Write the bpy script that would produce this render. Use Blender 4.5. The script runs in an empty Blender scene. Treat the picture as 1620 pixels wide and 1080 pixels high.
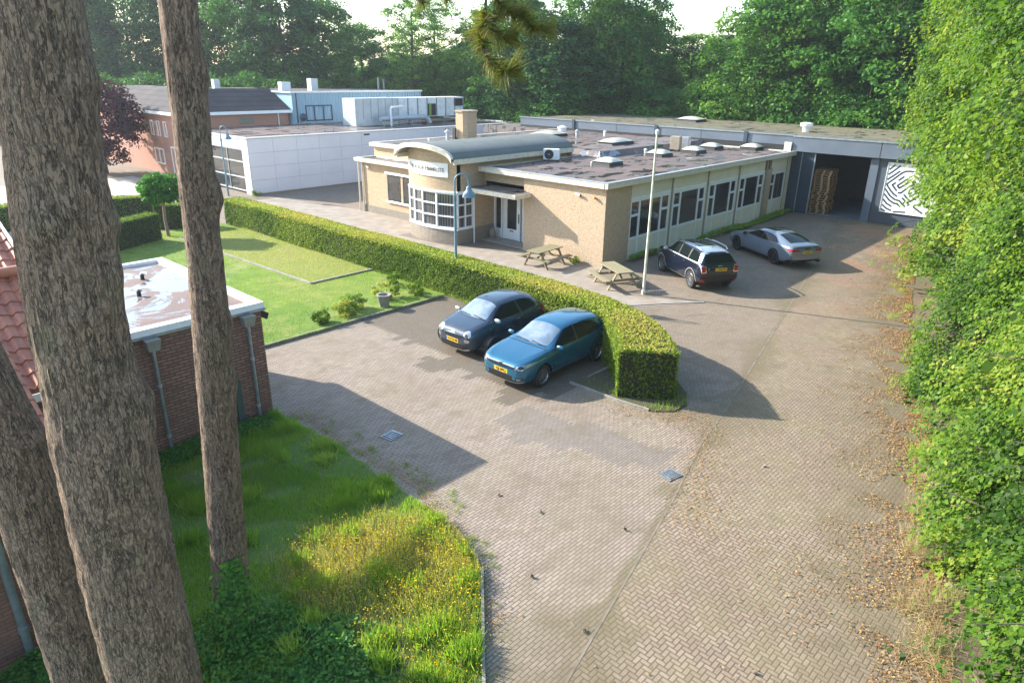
import bpy, bmesh, math, random
import numpy as np
from mathutils import Vector, Matrix
from mathutils.bvhtree import BVHTree
R_ = math.radians
S = bpy.context.scene
COL = S.collection
random.seed(7); RNG = np.random.default_rng(11)

# ---------------------------------------------------------------- camera
# world frame: x runs along the long window wall of the workshop (away, right), y along its front (away, left)
cam_d = bpy.data.cameras.new("Camera"); cam = bpy.data.objects.new("Camera", cam_d); COL.objects.link(cam)
HD, PT, RL = 0.74438, 0.37295, 0.01404
def _wv(x, y, z):      # camera-heading frame -> world frame
    return Vector((x*math.sin(HD)+y*math.cos(HD), -x*math.cos(HD)+y*math.sin(HD), z))
_f = Vector((0, math.cos(PT), -math.sin(PT))); _x = Vector((1, 0, 0)); _u = _x.cross(_f)
_X = math.cos(RL)*_x+math.sin(RL)*_u; _U = -math.sin(RL)*_x+math.cos(RL)*_u
X, U, F = _wv(*_X), _wv(*_U), _wv(*_f)
CAM = Vector((-24.301, -17.049, 8.0))
cam.matrix_world = Matrix(((X.x, U.x, -F.x, CAM.x), (X.y, U.y, -F.y, CAM.y), (X.z, U.z, -F.z, CAM.z), (0, 0, 0, 1)))
cam_d.sensor_width = 36; cam_d.lens = 36*1084.2/1620; cam_d.clip_end = 2000; cam_d.clip_start = 0.1
S.camera = cam
# ---------------------------------------------------------------- sun, sky, exposure
SUN_EL, SUN_AZ = R_(27), R_(111)           # azimuth measured from +x towards +y, of the direction TO the sun
world = bpy.data.worlds.new("World"); S.world = world; world.use_nodes = True
wn = world.node_tree.nodes; bg = wn["Background"]
sky = wn.new("ShaderNodeTexSky"); sky.sky_type = 'NISHITA'; sky.sun_disc = False
sky.sun_elevation = SUN_EL; sky.sun_rotation = R_(90)-SUN_AZ; sky.altitude = 0
sky.air_density = 1.2; sky.dust_density = 1.0; sky.ozone_density = 2.2
world.node_tree.links.new(sky.outputs[0], bg.inputs[0]); bg.inputs[1].default_value = 0.15
sd = bpy.data.lights.new("Sun", 'SUN'); sd.energy = 4.0; sd.angle = R_(0.6); sd.color = (1.0, 0.945, 0.85)
sun = bpy.data.objects.new("Sun", sd); COL.objects.link(sun)
sv = Vector((math.cos(SUN_EL)*math.cos(SUN_AZ), math.cos(SUN_EL)*math.sin(SUN_AZ), math.sin(SUN_EL)))
sun.rotation_euler = sv.to_track_quat('Z', 'Y').to_euler()
S.view_settings.view_transform = 'Standard'; S.view_settings.look = 'None'
S.view_settings.exposure = 1.6; S.view_settings.gamma = 1

# ---------------------------------------------------------------- material helpers
class NT:
    def __init__(s, name):
        s.m = bpy.data.materials.new(name); s.m.use_nodes = True
        s.t = s.m.node_tree; s.p = s.t.nodes["Principled BSDF"]
    def new(s, typ, **kw):
        n = s.t.nodes.new("ShaderNode"+typ)
        for k, v in kw.items(): setattr(n, k, v)
        return n
    def put(s, sock, v):
        if hasattr(v, 'is_linked') or isinstance(v, bpy.types.NodeSocket): s.t.links.new(v, sock)
        else: sock.default_value = v
    def M(s, op, a, b=0.0, c=0.0, clamp=False):
        n = s.new("Math", operation=op); n.use_clamp = clamp
        s.put(n.inputs[0], a); s.put(n.inputs[1], b); s.put(n.inputs[2], c); return n.outputs[0]
    def V(s, op, a, b=(0, 0, 0)):
        n = s.new("VectorMath", operation=op); s.put(n.inputs[0], a)
        if op == 'SCALE': s.put(n.inputs[3], b)
        else: s.put(n.inputs[1], b)
        return n.outputs[0]
    def sep(s, v):
        n = s.new("SeparateXYZ"); s.put(n.inputs[0], v); return n.outputs
    def comb(s, x, y, z=0.0):
        n = s.new("CombineXYZ"); s.put(n.inputs[0], x); s.put(n.inputs[1], y); s.put(n.inputs[2], z); return n.outputs[0]
    def mix(s, f, a, b, mode='MIX'):
        n = s.new("Mix", data_type='RGBA', blend_type=mode); s.put(n.inputs[0], f)
        s.put(n.inputs[6], c4(a)); s.put(n.inputs[7], c4(b)); return n.outputs[2]
    def noise(s, vec, scale, detail=4, rough=.55, dist=0.0):
        n = s.new("TexNoise"); s.put(n.inputs["Vector"], vec); n.inputs["Scale"].default_value = scale
        n.inputs["Detail"].default_value = detail; n.inputs["Roughness"].default_value = rough
        n.inputs["Distortion"].default_value = dist; return n.outputs[0]
    def ramp(s, f, lo, hi):
        n = s.new("MapRange"); s.put(n.inputs[0], f); n.inputs[1].default_value = lo; n.inputs[2].default_value = hi
        n.clamp = True; return n.outputs[0]
    def co(s, which="Object"): return s.new("TexCoord").outputs[which]
    def out(s, color=None, rough=None, bump=None, bstr=.3, bdist=.01, **kw):
        if color is not None: s.put(s.p.inputs["Base Color"], c4(color))
        if rough is not None: s.put(s.p.inputs["Roughness"], rough)
        for k, v in kw.items(): s.put(s.p.inputs[k.replace('_', ' ')], v)
        if bump is not None:
            b = s.new("Bump"); b.inputs["Strength"].default_value = bstr; b.inputs["Distance"].default_value = bdist
            s.put(b.inputs["Height"], bump); s.t.links.new(b.outputs[0], s.p.inputs["Normal"])
        return s.m
def c4(c):
    return (*c, 1.0) if isinstance(c, tuple) and len(c) == 3 else c

def pmat(name, c1, c2=None, scale=2.0, rough=.6, bump=0, bscale=40, metallic=0.0, lo=.35, hi=.65, **kw):
    t = NT(name); o = t.co()
    col = t.mix(t.ramp(t.noise(o, scale), lo, hi), c1, c2) if c2 else c1
    return t.out(col, rough, t.noise(o, bscale, 6) if bump else None, bump, .01, Metallic=metallic, **kw)

def wall_uv(t):
    """(along the wall, height) coordinates for any axis-aligned upright wall"""
    o = t.co(); s = t.sep(o); n = t.sep(t.co("Normal"))
    fx = t.M('GREATER_THAN', t.M('ABSOLUTE', n[0]), .7)
    along = t.M('ADD', t.M('MULTIPLY', s[1], fx), t.M('MULTIPLY', s[0], t.M('SUBTRACT', 1.0, fx)))
    return t.comb(along, s[2], 0.0), o, s
def brick_mat(name, c1, c2, mortar, bw=.21, bh=.065, ms=.012, dirt=None, dirt_amt=.5, low=None):
    t = NT(name); uv, o, s = wall_uv(t)
    b = t.new("TexBrick"); t.put(b.inputs["Vector"], uv)
    b.inputs["Scale"].default_value = 1; b.inputs["Brick Width"].default_value = bw; b.inputs["Row Height"].default_value = bh
    b.inputs["Mortar Size"].default_value = ms; b.inputs["Mortar Smooth"].default_value = .2; b.inputs["Bias"].default_value = 0
    b.inputs["Color1"].default_value = c4(c1); b.inputs["Color2"].default_value = c4(c2); b.inputs["Mortar"].default_value = c4(mortar)
    col = b.outputs[0]
    col = t.mix(t.M('MULTIPLY', t.ramp(t.noise(uv, 14, 3), .3, .8), .35), col, c2)
    if dirt: col = t.mix(t.M('MULTIPLY', t.ramp(t.noise(o, .9, 5, .65), .42, .72), dirt_amt), col, dirt)
    if low:    # weathered plinth: real stain band near the ground with an uneven top
        h = t.M('ADD', s[2], t.M('MULTIPLY', t.noise(o, 3, 4), -.25))
        col = t.mix(t.M('MULTIPLY', t.M('LESS_THAN', h, low[1]-.12), .85), col, low[0])
    return t.out(col, .85, t.M('SUBTRACT', 1.0, b.outputs[1]), .6, .006)

M_ = {}
M_['yellow_brick'] = brick_mat("yellow_brick", (.60, .43, .26), (.47, .33, .20), (.32, .26, .19), dirt=(.38, .28, .18), dirt_amt=.4, ms=.008)
M_['plinth_brick'] = brick_mat("plinth_brick", (.34, .27, .20), (.24, .2, .16), (.22, .2, .17), ms=.008, dirt=(.2, .2, .15))
M_['red_brick'] = brick_mat("red_brick", (.42, .20, .135), (.24, .115, .08), (.10, .08, .07), dirt=(.15, .09, .065), dirt_amt=.6, ms=.016, bh=.075, bw=.23)
M_['house_brick'] = brick_mat("house_brick", (.33, .15, .09), (.22, .10, .07), (.12, .085, .07), dirt=(.15, .10, .07))
M_['pink_brick'] = brick_mat("pink_brick", (.52, .24, .16), (.45, .2, .13), (.42, .26, .2), dirt=(.4, .2, .14))
t = NT("stippled_render"); o = t.co()
nz = t.noise(o, 9, 3, .8); v = t.new("TexVoronoi"); t.put(v.inputs["Vector"], o); v.inputs["Scale"].default_value = 22
c = t.mix(t.ramp(v.outputs[0], .1, .8), (.55, .41, .27), (.36, .26, .17)); c = t.mix(t.M('MULTIPLY', t.ramp(nz, .4, .7), .5), c, (.62, .48, .33))
M_['render'] = t.out(c, .9, v.outputs[0], .8, .012)
M_['cream'] = pmat("cream_board", (.76, .68, .52), (.68, .61, .46), 1.3, .55)
M_['cream_panel'] = pmat("beige_panel", (.78, .73, .62), (.72, .66, .55), 2, .5)
M_['trim'] = pmat("cream_trim", (.68, .62, .5), (.5, .45, .34), 5, .5, lo=.45, hi=.8)
M_['white'] = pmat("white_paint", (.86, .86, .85), (.80, .81, .8), 6, .35)
M_['white_dirty'] = pmat("white_weathered", (.8, .8, .79), (.5, .5, .46), 3, .5, lo=.5, hi=.85)
M_['post'] = pmat("brown_post", (.30, .24, .17), (.38, .32, .24), 8, .7)
M_['zinc'] = pmat("zinc", (.36, .40, .43), (.26, .3, .33), 6, .35, metallic=.6)
M_['zinc_pale'] = pmat("pale_zinc", (.55, .58, .6), (.42, .45, .47), 6, .4, metallic=.5)
M_['grey_plastic'] = pmat("grey_plastic", (.3, .29, .25), (.25, .24, .21), 6, .5)
M_['dark'] = pmat("black_paint", (.015, .016, .018), rough=.5)
M_['steel'] = pmat("galvanised_steel", (.45, .47, .47), (.3, .32, .32), 10, .4, metallic=.8)
M_['blue_post'] = pmat("blue_grey_paint", (.16, .27, .33), (.12, .21, .27), 5, .4)
M_['concrete'] = pmat("concrete", (.36, .33, .29), (.24, .23, .19), 4, .85, .4)
M_['kerb'] = pmat("kerb_concrete", (.27, .25, .21), (.14, .16, .09), 5, .9, .4)
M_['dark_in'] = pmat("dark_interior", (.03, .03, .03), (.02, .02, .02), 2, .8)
M_['curtain'] = pmat("curtain", (.32, .31, .3), (.2, .2, .2), 2, .9)
def glass_mat(name, tint=(.02, .028, .03), rough=.04, spec=.9, var=None):
    t = NT(name); o = t.co()
    c = t.mix(t.ramp(t.noise(o, .9, 2), .4, .65), tint, var) if var else tint
    return t.out(c, rough, t.noise(o, 1.2, 1), .02, .05, Specular_IOR_Level=spec)
M_['glass'] = glass_mat("window_glass", var=(.05, .045, .04))
t = NT("curtain_glass"); o = t.co(); s = t.sep(o)
w_ = t.M('SINE', t.M('MULTIPLY', t.M('ADD', s[0], s[1]), 55.0))
c = t.mix(t.ramp(w_, -.6, .8), (.05, .05, .05), (.17, .16, .15))
M_['glass_curtain'] = t.out(c, .06, None, Specular_IOR_Level=.8)

def roof_mat(name, c1, c2, wet, c3=None, sx=1.0, seam=1.0):
    t = NT(name); o = t.co(); s = t.sep(o)
    n1 = t.noise(o, .45, 6, .65); n2 = t.noise(t.V('MULTIPLY', o, (.8, 1.7/sx, 1)), .9, 6, .65, .6)
    col = t.mix(t.ramp(n1, .38, .62), c1, c2)
    col = t.mix(t.M('MULTIPLY', t.ramp(t.noise(o, 3.5, 6, .7), .45, .7), .5), col, c3 or (.16, .15, .14))
    st = t.M('ABSOLUTE', t.M('SUBTRACT', t.M('FRACT', t.M('MULTIPLY', s[1], seam)), .5))
    col = t.mix(t.M('MULTIPLY', t.M('LESS_THAN', st, .02), .5), col, (.07, .06, .055))
    wetm = t.ramp(n2, wet, wet+.03)
    col = t.mix(t.M('MULTIPLY', wetm, .75), col, (.03, .03, .03) if wet > .5 else (.16, .15, .14))  # puddles on the shed roofs get a paler colour, painting in sky glare
    r = t.M('ADD', .75, t.M('MULTIPLY', wetm, -.70))
    return t.out(col, r, t.M('MULTIPLY', t.noise(o, 30, 4), t.M('SUBTRACT', 1.0, wetm)), .4, .02, IOR=t.M('ADD', 1.45, t.M('MULTIPLY', wetm, 1.5)))
M_['roof_brown'] = roof_mat("bitumen_roof_wet", (.175, .12, .095), (.125, .098, .085), .515, (.13, .12, .11))
M_['roof_grey'] = roof_mat("bitumen_roof_grey", (.14, .12, .11), (.19, .15, .13), .52, (.2, .18, .17))
M_['roof_moss'] = roof_mat("bitumen_roof_moss", (.13, .115, .09), (.19, .16, .09), .56, (.09, .12, .035))
M_['roof_vault'] = roof_mat("vault_roof", (.17, .18, .17), (.13, .15, .135), .9, (.1, .13, .1))
M_['roof_shed'] = roof_mat("shed_roof_puddled", (.19, .13, .11), (.22, .155, .13), .45, (.15, .12, .11), 2.2, .9)

# --------- paving
def paving(name, herring, c1, c2, joint, moss, extra=None, rot=0.0):
    t = NT(name); o = t.co(); W = .08 if herring else .068
    if rot:
        m = t.new("Mapping"); t.put(m.inputs[0], o); m.inputs["Rotation"].default_value = (0, 0, rot); oo = m.outputs[0]
    else: oo = o
    wob = t.V('SCALE', t.V('SUBTRACT', t.new("TexNoise").outputs[1], (.5, .5, .5)), .0)
    s = t.sep(t.V('SCALE', oo, 1/W)); x, y = s[0], s[1]
    if herring:
        ix, iy = t.M('FLOOR', x), t.M('FLOOR', y); fx, fy = t.M('FRACT', x), t.M('FRACT', y)
        m = t.M('FLOORED_MODULO', t.M('SUBTRACT', ix, iy), 4.0)
        eq = lambda k: t.M('COMPARE', m, float(k), .1)
        e0, e1, e2, e3 = eq(0), eq(1), eq(2), eq(3)
        dl = t.M('ADD', fx, t.M('MULTIPLY', e1, 9.0)); dr = t.M('ADD', t.M('SUBTRACT', 1.0, fx), t.M('MULTIPLY', e0, 9.0))
        db = t.M('ADD', fy, t.M('MULTIPLY', e2, 9.0)); dt = t.M('ADD', t.M('SUBTRACT', 1.0, fy), t.M('MULTIPLY', e3, 9.0))
        d = t.M('MINIMUM', t.M('MINIMUM', dl, dr), t.M('MINIMUM', db, dt))
        idv = t.comb(t.M('SUBTRACT', ix, e1), t.M('SUBTRACT', iy, e2))
    else:
        iy = t.M('FLOOR', y); fy = t.M('FRACT', y)
        xx = t.M('ADD', t.M('MULTIPLY', x, 1/3), t.M('MULTIPLY', t.M('FLOORED_MODULO', iy, 2.0), .5))
        ix = t.M('FLOOR', xx); fx = t.M('FRACT', xx)
        d = t.M('MINIMUM', t.M('MINIMUM', t.M('MULTIPLY', fx, 3.0), t.M('MULTIPLY', t.M('SUBTRACT', 1.0, fx), 3.0)),
                t.M('MINIMUM', fy, t.M('SUBTRACT', 1.0, fy)))
        idv = t.comb(ix, iy)
    wn_ = t.new("TexWhiteNoise"); wn_.noise_dimensions = '3D'; t.put(wn_.inputs[0], idv); rnd = wn_.outputs[0]
    jn = t.noise(oo, 25, 3)
    stone = t.ramp(t.M('ADD', d, t.M('MULTIPLY', t.M('SUBTRACT', jn, .5), .12)), .06, .17)
    col = t.mix(rnd, c1, c2)
    col = t.mix(t.M('MULTIPLY', t.ramp(t.noise(oo, 90, 3, .8), .4, .7), .75), col, (c2[0]*.55, c2[1]*.55, c2[2]*.55))
    mid = t.noise(oo, 1.6, 6, .7); col = t.mix(t.M('MULTIPLY', t.ramp(mid, .5, .72), .4), col, (c2[0]*.6, c2[1]*.56, c2[2]*.46))
    col = t.mix(t.M('MULTIPLY', t.ramp(t.noise(oo, 4.5, 5, .7), .55, .75), .35), col, (.42, .38, .34))
    big = t.noise(oo, .35, 5, .6)
    col = t.mix(t.M('MULTIPLY', t.ramp(big, .35, .7), .5), col, (c2[0]*.7, c2[1]*.68, c2[2]*.6))
    jc = t.mix(t.ramp(t.noise(oo, .8, 4), .42, .6), joint, moss)
    col = t.mix(stone, jc, col)
    if extra: col = extra(t, o, s, col, idv, W)
    return t.out(col, .85, stone, .5, .006)
def seam_dirt(t, o, ow, col):      # moss and debris gathering unevenly along the joint of the two pavings
    d = t.M('ABSOLUTE', t.M('SUBTRACT', t.M('ADD', ow[1], 8.28), t.M('MULTIPLY', ow[0], .2376)))
    n = t.noise(o, 1.1, 6, .72); w = t.M('ADD', .1, t.M('MULTIPLY', t.ramp(t.noise(o, .28, 3), .45, .65), 1.6))
    m = t.ramp(t.M('ADD', t.M('DIVIDE', d, w), t.M('MULTIPLY', t.M('SUBTRACT', n, .5), 3.0)), 1.1, .1)
    return t.mix(t.M('MULTIPLY', m, .6), col, (.13, .105, .05))
def park_extra(t, o, s, col, idv, W):
    i = t.sep(idv); qx = t.M('MULTIPLY', t.M('FLOOR', t.M('DIVIDE', i[0], 2.0)), W*6); qy = t.M('MULTIPLY', t.M('FLOOR', t.M('DIVIDE', i[1], 4.0)), W*4)
    n = t.noise(t.comb(qx, qy, 3.0), .55, 3)
    f = t.M('ADD', t.M('ADD', qx, 11.9), t.M('MULTIPLY', t.M('SUBTRACT', n, .5), 6.5))
    m = t.M('MULTIPLY', t.M('GREATER_THAN', f, 0.0), t.M('LESS_THAN', t.M('ABSOLUTE', t.M('ADD', qy, 2.6)), 4.4))
    ow = t.sep(o); m = t.M('MULTIPLY', m, t.M('LESS_THAN', ow[0], -7.0))
    col = t.mix(t.M('MULTIPLY', m, .68), col, (.085, .07, .05))
    # second, fainter band of newer darker stones by the drain
    n2 = t.noise(t.comb(qx, qy, 9.0), .7, 2)
    dd = t.M('ABSOLUTE', t.M('ADD', t.M('ADD', qx, 12.8), t.M('MULTIPLY', t.M('ADD', qy, 9.0), .25)))
    m2 = t.M('MULTIPLY', t.M('LESS_THAN', t.M('ADD', dd, t.M('MULTIPLY', n2, 1.2)), 1.25), t.M('LESS_THAN', t.M('ABSOLUTE', t.M('ADD', qy, 8.7)), 2.0))
    col = t.mix(t.M('MULTIPLY', m2, .5), col, (.15, .13, .12))
    # the forecourt behind the hedge is browner and earthy
    fore = t.M('GREATER_THAN', t.M('ADD', ow[0], t.M('MULTIPLY', t.noise(o, .5, 4), 1.2)), -6.3)
    col = t.mix(t.M('MULTIPLY', fore, .42), col, (.165, .125, .085))
    col = seam_dirt(t, o, ow, col)
    ear = t.ramp(t.noise(o, 1.4, 5, .7), .5, .66)
    return t.mix(t.M('MULTIPLY', ear, .45), col, (.15, .115, .07))
def road_extra(t, o, s, col, idv, W):
    ow = t.sep(o)   # distance from the planted edge on the right
    e = t.M('SUBTRACT', ow[1], t.M('ADD', -12.4, t.M('MULTIPLY', ow[0], .292)))
    nn = t.noise(o, 1.3, 6, .7)
    m = t.ramp(t.M('ADD', e, t.M('MULTIPLY', t.M('SUBTRACT', nn, .5), -6.0)), 2.6, .3)
    col = t.mix(t.M('MULTIPLY', m, .8), col, (.13, .10, .055))
    red = t.M('MULTIPLY', t.ramp(ow[0], -4, 12), t.ramp(t.noise(o, .45, 5, .6), .46, .62))
    col = t.mix(t.M('MULTIPLY', red, .45), col, (.33, .15, .09))
    col = seam_dirt(t, o, ow, col)
    moss = t.ramp(t.noise(o, .7, 5, .7), .56, .7)
    return t.mix(t.M('MULTIPLY', moss, .3), col, (.14, .14, .06))
M_['paving'] = paving("stretcher_paving", False, (.43, .35, .28), (.31, .245, .19), (.125, .095, .07), (.13, .12, .06), park_extra)
M_['herring'] = paving("herringbone_paving", True, (.39, .30, .22), (.28, .21, .15), (.11, .085, .055), (.13, .125, .05), road_extra)

def grass_ground(name, a, b, c3, scale=1.2):
    t = NT(name); o = t.co()
    col = t.mix(t.ramp(t.noise(o, scale, 6, .65), .38, .62), a, b)
    col = t.mix(t.M('MULTIPLY', t.ramp(t.noise(o, scale*.5, 6, .7), .5, .66), .8), col, c3)
    col = t.mix(t.M('MULTIPLY', t.ramp(t.noise(o, 25, 4, .8), .3, .8), .5), col, (a[0]*.4, a[1]*.45, a[2]*.4))
    return t.out(col, .9, t.noise(o, 45, 4), .9, .04)
M_['lawn'] = grass_ground("lawn_grass", (.14, .24, .025), (.22, .31, .035), (.38, .35, .12))
M_['lawn_dry'] = grass_ground("dry_lawn", (.26, .28, .075), (.33, .30, .10), (.18, .25, .05), 1.8)
M_['verge'] = grass_ground("verge_soil", (.12, .20, .04), (.17, .25, .05), (.24, .19, .10))
M_['earth'] = grass_ground("bare_earth", (.13, .105, .065), (.09, .1, .04), (.17, .12, .07), .8)

# ---------------------------------------------------------------- mesh helpers
ROOTLOC = {}
def tag(o, label=None, cat=None, group=None, kind=None):
    for k, v in (('label', label), ('category', cat), ('group', group), ('kind', kind)):
        if v: o[k] = v
    return o
def thing(name, label, cat, loc=(0, 0, 0), group=None, rz=0):
    o = bpy.data.objects.new(name, None); COL.objects.link(o); o.location = loc; o.rotation_euler = (0, 0, rz)
    o.empty_display_size = .2; ROOTLOC[o.name] = Vector(loc); return tag(o, label, cat, group)
class MB:
    def __init__(s): s.v = []; s.f = []
    def add(s, vs, fs):
        n = len(s.v); s.v += [tuple(v) for v in vs]; s.f += [tuple(i+n for i in f) for f in fs]; return s
    def box(s, x0, y0, z0, x1, y1, z1):
        x0, x1 = min(x0, x1), max(x0, x1); y0, y1 = min(y0, y1), max(y0, y1); z0, z1 = min(z0, z1), max(z0, z1)
        return s.add([(x0,y0,z0),(x1,y0,z0),(x1,y1,z0),(x0,y1,z0),(x0,y0,z1),(x1,y0,z1),(x1,y1,z1),(x0,y1,z1)],
                     [(0,3,2,1),(4,5,6,7),(0,1,5,4),(1,2,6,5),(2,3,7,6),(3,0,4,7)])
    def prism(s, poly, z0, z1, top=None):
        n = len(poly); top = top or poly
        return s.add([(x, y, z0) for x, y in poly]+[(x, y, z1) for x, y in top],
                     [tuple(range(n))[::-1], tuple(range(n, 2*n))]+[(i, (i+1) % n, n+(i+1) % n, n+i) for i in range(n)])
    def extr(s, poly3, d):      # planar 3-D polygon extruded by vector d
        n = len(poly3); d = Vector(d)
        return s.add([Vector(p) for p in poly3]+[Vector(p)+d for p in poly3],
                     [tuple(range(n))[::-1], tuple(range(n, 2*n))]+[(i, (i+1) % n, n+(i+1) % n, n+i) for i in range(n)])
    def beam(s, a, b, w, h, up=(0, 0, 1)):
        a, b = Vector(a), Vector(b); d = (b-a).normalized(); u = Vector(up); x = d.cross(u)
        if x.length < 1e-4: x = d.cross(Vector((1, 0, 0)))
        x.normalize(); y = x.cross(d).normalized(); x *= w/2; y *= h/2
        return s.add([a-x-y, a+x-y, a+x+y, a-x+y, b-x-y, b+x-y, b+x+y, b-x+y],
                     [(0,1,2,3),(7,6,5,4),(0,4,5,1),(1,5,6,2),(2,6,7,3),(3,7,4,0)])
    def tube(s, path, r, n=8, caps=True):
        P = [Vector(p) for p in path]; rs = r if isinstance(r, (list, tuple)) else [r]*len(P)
        rings = []; ref = None
        for i, p in enumerate(P):
            d = (P[min(i+1, len(P)-1)]-P[max(i-1, 0)]).normalized()
            if ref is None: ref = d.orthogonal().normalized()
            x = (ref-d*ref.dot(d)).normalized(); ref = x; y = d.cross(x)
            rings.append([p+(x*math.cos(2*math.pi*k/n)+y*math.sin(2*math.pi*k/n))*rs[i] for k in range(n)])
        vs = [q for r_ in rings for q in r_]; fs = []
        for i in range(len(P)-1):
            for k in range(n): fs.append((i*n+k, i*n+(k+1) % n, (i+1)*n+(k+1) % n, (i+1)*n+k))
        if caps: fs += [tuple(range(n))[::-1], tuple((len(P)-1)*n+k for k in range(n))]
        return s.add(vs, fs)
    def lathe(s, prof, c=(0, 0, 0), n=20, axis='Z'):
        vs = []; fs = []; m = len(prof)
        for k in range(n):
            a = 2*math.pi*k/n
            for r, z in prof:
                p = (r*math.cos(a), r*math.sin(a), z)
                if axis == 'Y': p = (p[0], p[2], p[1])
                vs.append((p[0]+c[0], p[1]+c[1], p[2]+c[2]))
        for k in range(n):
            for j in range(m-1):
                fs.append((k*m+j, ((k+1) % n)*m+j, ((k+1) % n)*m+j+1, k*m+j+1))
        return s.add(vs, fs)
    def build(s, name, mat, parent=None, smooth=False, bevel=0, local=False):
        off = Vector((0, 0, 0))
        if parent is not None and not local: off = ROOTLOC.get(parent.name, off)
        me = bpy.data.meshes.new(name); me.from_pydata([tuple(Vector(v)-off) for v in s.v], [], s.f)
        bm = bmesh.new(); bm.from_mesh(me); bmesh.ops.remove_doubles(bm, verts=bm.verts, dist=1e-5)
        bmesh.ops.recalc_face_normals(bm, faces=bm.faces)
        if bevel: bmesh.ops.bevel(bm, geom=[e for e in bm.edges if len(e.link_faces) == 2 and e.calc_face_angle(0) > .6], offset=bevel, segments=1, affect='EDGES')
        bm.to_mesh(me); bm.free()
        for m in (mat if isinstance(mat, (list, tuple)) else [mat]): me.materials.append(M_[m] if isinstance(m, str) else m)
        o = bpy.data.objects.new(name, me); COL.objects.link(o)
        if smooth:
            me.polygons.foreach_set('use_smooth', [True]*len(me.polygons))
            try: me.set_sharp_from_angle(angle=R_(40))
            except Exception: pass
        if parent is not None:
            o.parent = parent; ROOTLOC[o.name] = off
        else: ROOTLOC[o.name] = Vector((0, 0, 0))
        return o
def box(name, mat, parent, *c, **kw): return MB().box(*c).build(name, mat, parent, **kw)
def dup(root, loc, rz=None, label=None, group=None):
    r = root.copy(); COL.objects.link(r); r.location = loc
    if rz is not None: r.rotation_euler = (0, 0, rz)
    if label: r['label'] = label
    if group: r['group'] = group
    for ch in root.children:
        c = ch.copy(); COL.objects.link(c); c.parent = r
        for g in ch.children:
            d = g.copy(); COL.objects.link(d); d.parent = c
    return r
def text_mesh(name, txt, size, mat, parent, origin, xdir, ydir, ext=.004, squash=1.0, align='CENTER', bold=0):
    cu = bpy.data.curves.new(name, 'FONT'); cu.body = txt; cu.size = size; cu.extrude = ext; cu.align_x = align; cu.align_y = 'CENTER'; cu.offset = bold
    o = bpy.data.objects.new(name, cu); COL.objects.link(o); dg = bpy.context.evaluated_depsgraph_get()
    me = bpy.data.meshes.new_from_object(o.evaluated_get(dg)); bpy.data.objects.remove(o)
    x = Vector(xdir).normalized(); y = Vector(ydir).normalized(); z = x.cross(y)
    off = ROOTLOC.get(parent.name, Vector((0, 0, 0))) if parent else Vector((0, 0, 0))
    for v in me.vertices: v.co = Vector(origin)-off+x*v.co.x*squash+y*v.co.y+z*v.co.z
    me.materials.clear(); me.materials.append(M_[mat] if isinstance(mat, str) else mat)
    r = bpy.data.objects.new(name, me); COL.objects.link(r); r.parent = parent; return r
# ================================================================= GROUND
def sheet(name, poly, z, mat, kind='structure', thick=0.0, parent=None):
    mb = MB()
    if thick: mb.prism(poly, z-thick, z)
    else: mb.add([(x, y, z) for x, y in poly], [tuple(range(len(poly)))])
    o = mb.build(name, mat, parent)
    if kind: o['kind'] = kind
    return o
sheet('ground', [(-700, -700), (700, -700), (700, 700), (-700, 700)], -.06, 'earth')
sheet('parking_yard', [(-40, -40), (30, -40), (30, 75), (-40, 75)], 0, 'paving')
SEP = [(26, -2.0), (9.88, -5.93), (-4.68, -9.39), (-9.19, -10.46), (-10.89, -10.78), (-13.63, -11.57), (-17.63, -12.55), (-30, -15.6)]
sheet('road', SEP+[(-30, -40), (26, -40)], .004, 'herring')
# the shallow gutter row between the two pavings
mb = MB()
for (a, b) in zip(SEP[:-1], SEP[1:]):
    d = (Vector(b)-Vector(a)).normalized(); n = Vector((-d.y, d.x))*.02
    mb.add([(a[0]-n.x, a[1]-n.y, .008), (b[0]-n.x, b[1]-n.y, .008), (b[0]+n.x, b[1]+n.y, .008), (a[0]+n.x, a[1]+n.y, .008)], [(0, 1, 2, 3)])
M_['gutter'] = pmat('gutter_row', (.26, .21, .16), (.16, .135, .09), 3, .9, .5)
g_ = mb.build('gutter_row', 'gutter'); g_['kind'] = 'structure'
LAWN = [(-15.1, 1.95), (-7.5, 1.95), (-7.5, 20.5), (-12, 20.3), (-15, 17.5), (-22, 17), (-22, 3.4), (-16.6, 3.4)]
sheet('lawn', LAWN, .05, 'lawn', thick=.05)
DRY = [(-10.35, 6.75), (-7.15, 6.75), (-7.15, 18.3), (-10.75, 18.0)]
sheet('dry_lawn_bed', DRY, .07, 'lawn_dry', thick=.019)
def kerb(name, pts, w, z0, z1, mat='kerb', label=None, cat='kerb', closed=False):
    mb = MB()
    for a, b in zip(pts[:-1], pts[1:]):
        mb.beam((a[0], a[1], (z0+z1)/2), (b[0], b[1], (z0+z1)/2), w, z1-z0)
    o = mb.build(name, mat); o['kind'] = 'structure'; return o
kerb('lawn_kerb', [(-15.15, 1.88), (-7.75, 1.88)], .09, 0, .09)
kerb('bed_kerb', [(-7.2, 6.71), (-10.42, 6.71), (-10.80, 18.1)], .07, .051, .115, 'concrete')
kerb('bed_kerb', [(-7.16, 6.7), (-7.16, 18.4)], .08, .055, .14, 'earth')
VERGE = [(-40, 1.5), (-17.05, 1.5), (-17.0, -2.4), (-16.9, -4.5), (-17.05, -6.7), (-17.05, -7.9), (-17.2, -9.4), (-17.6, -10.3), (-19.2, -11.95), (-22, -14.8), (-40, -20)]
sheet('flower_verge', VERGE, .04, 'verge', thick=.04)
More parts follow.
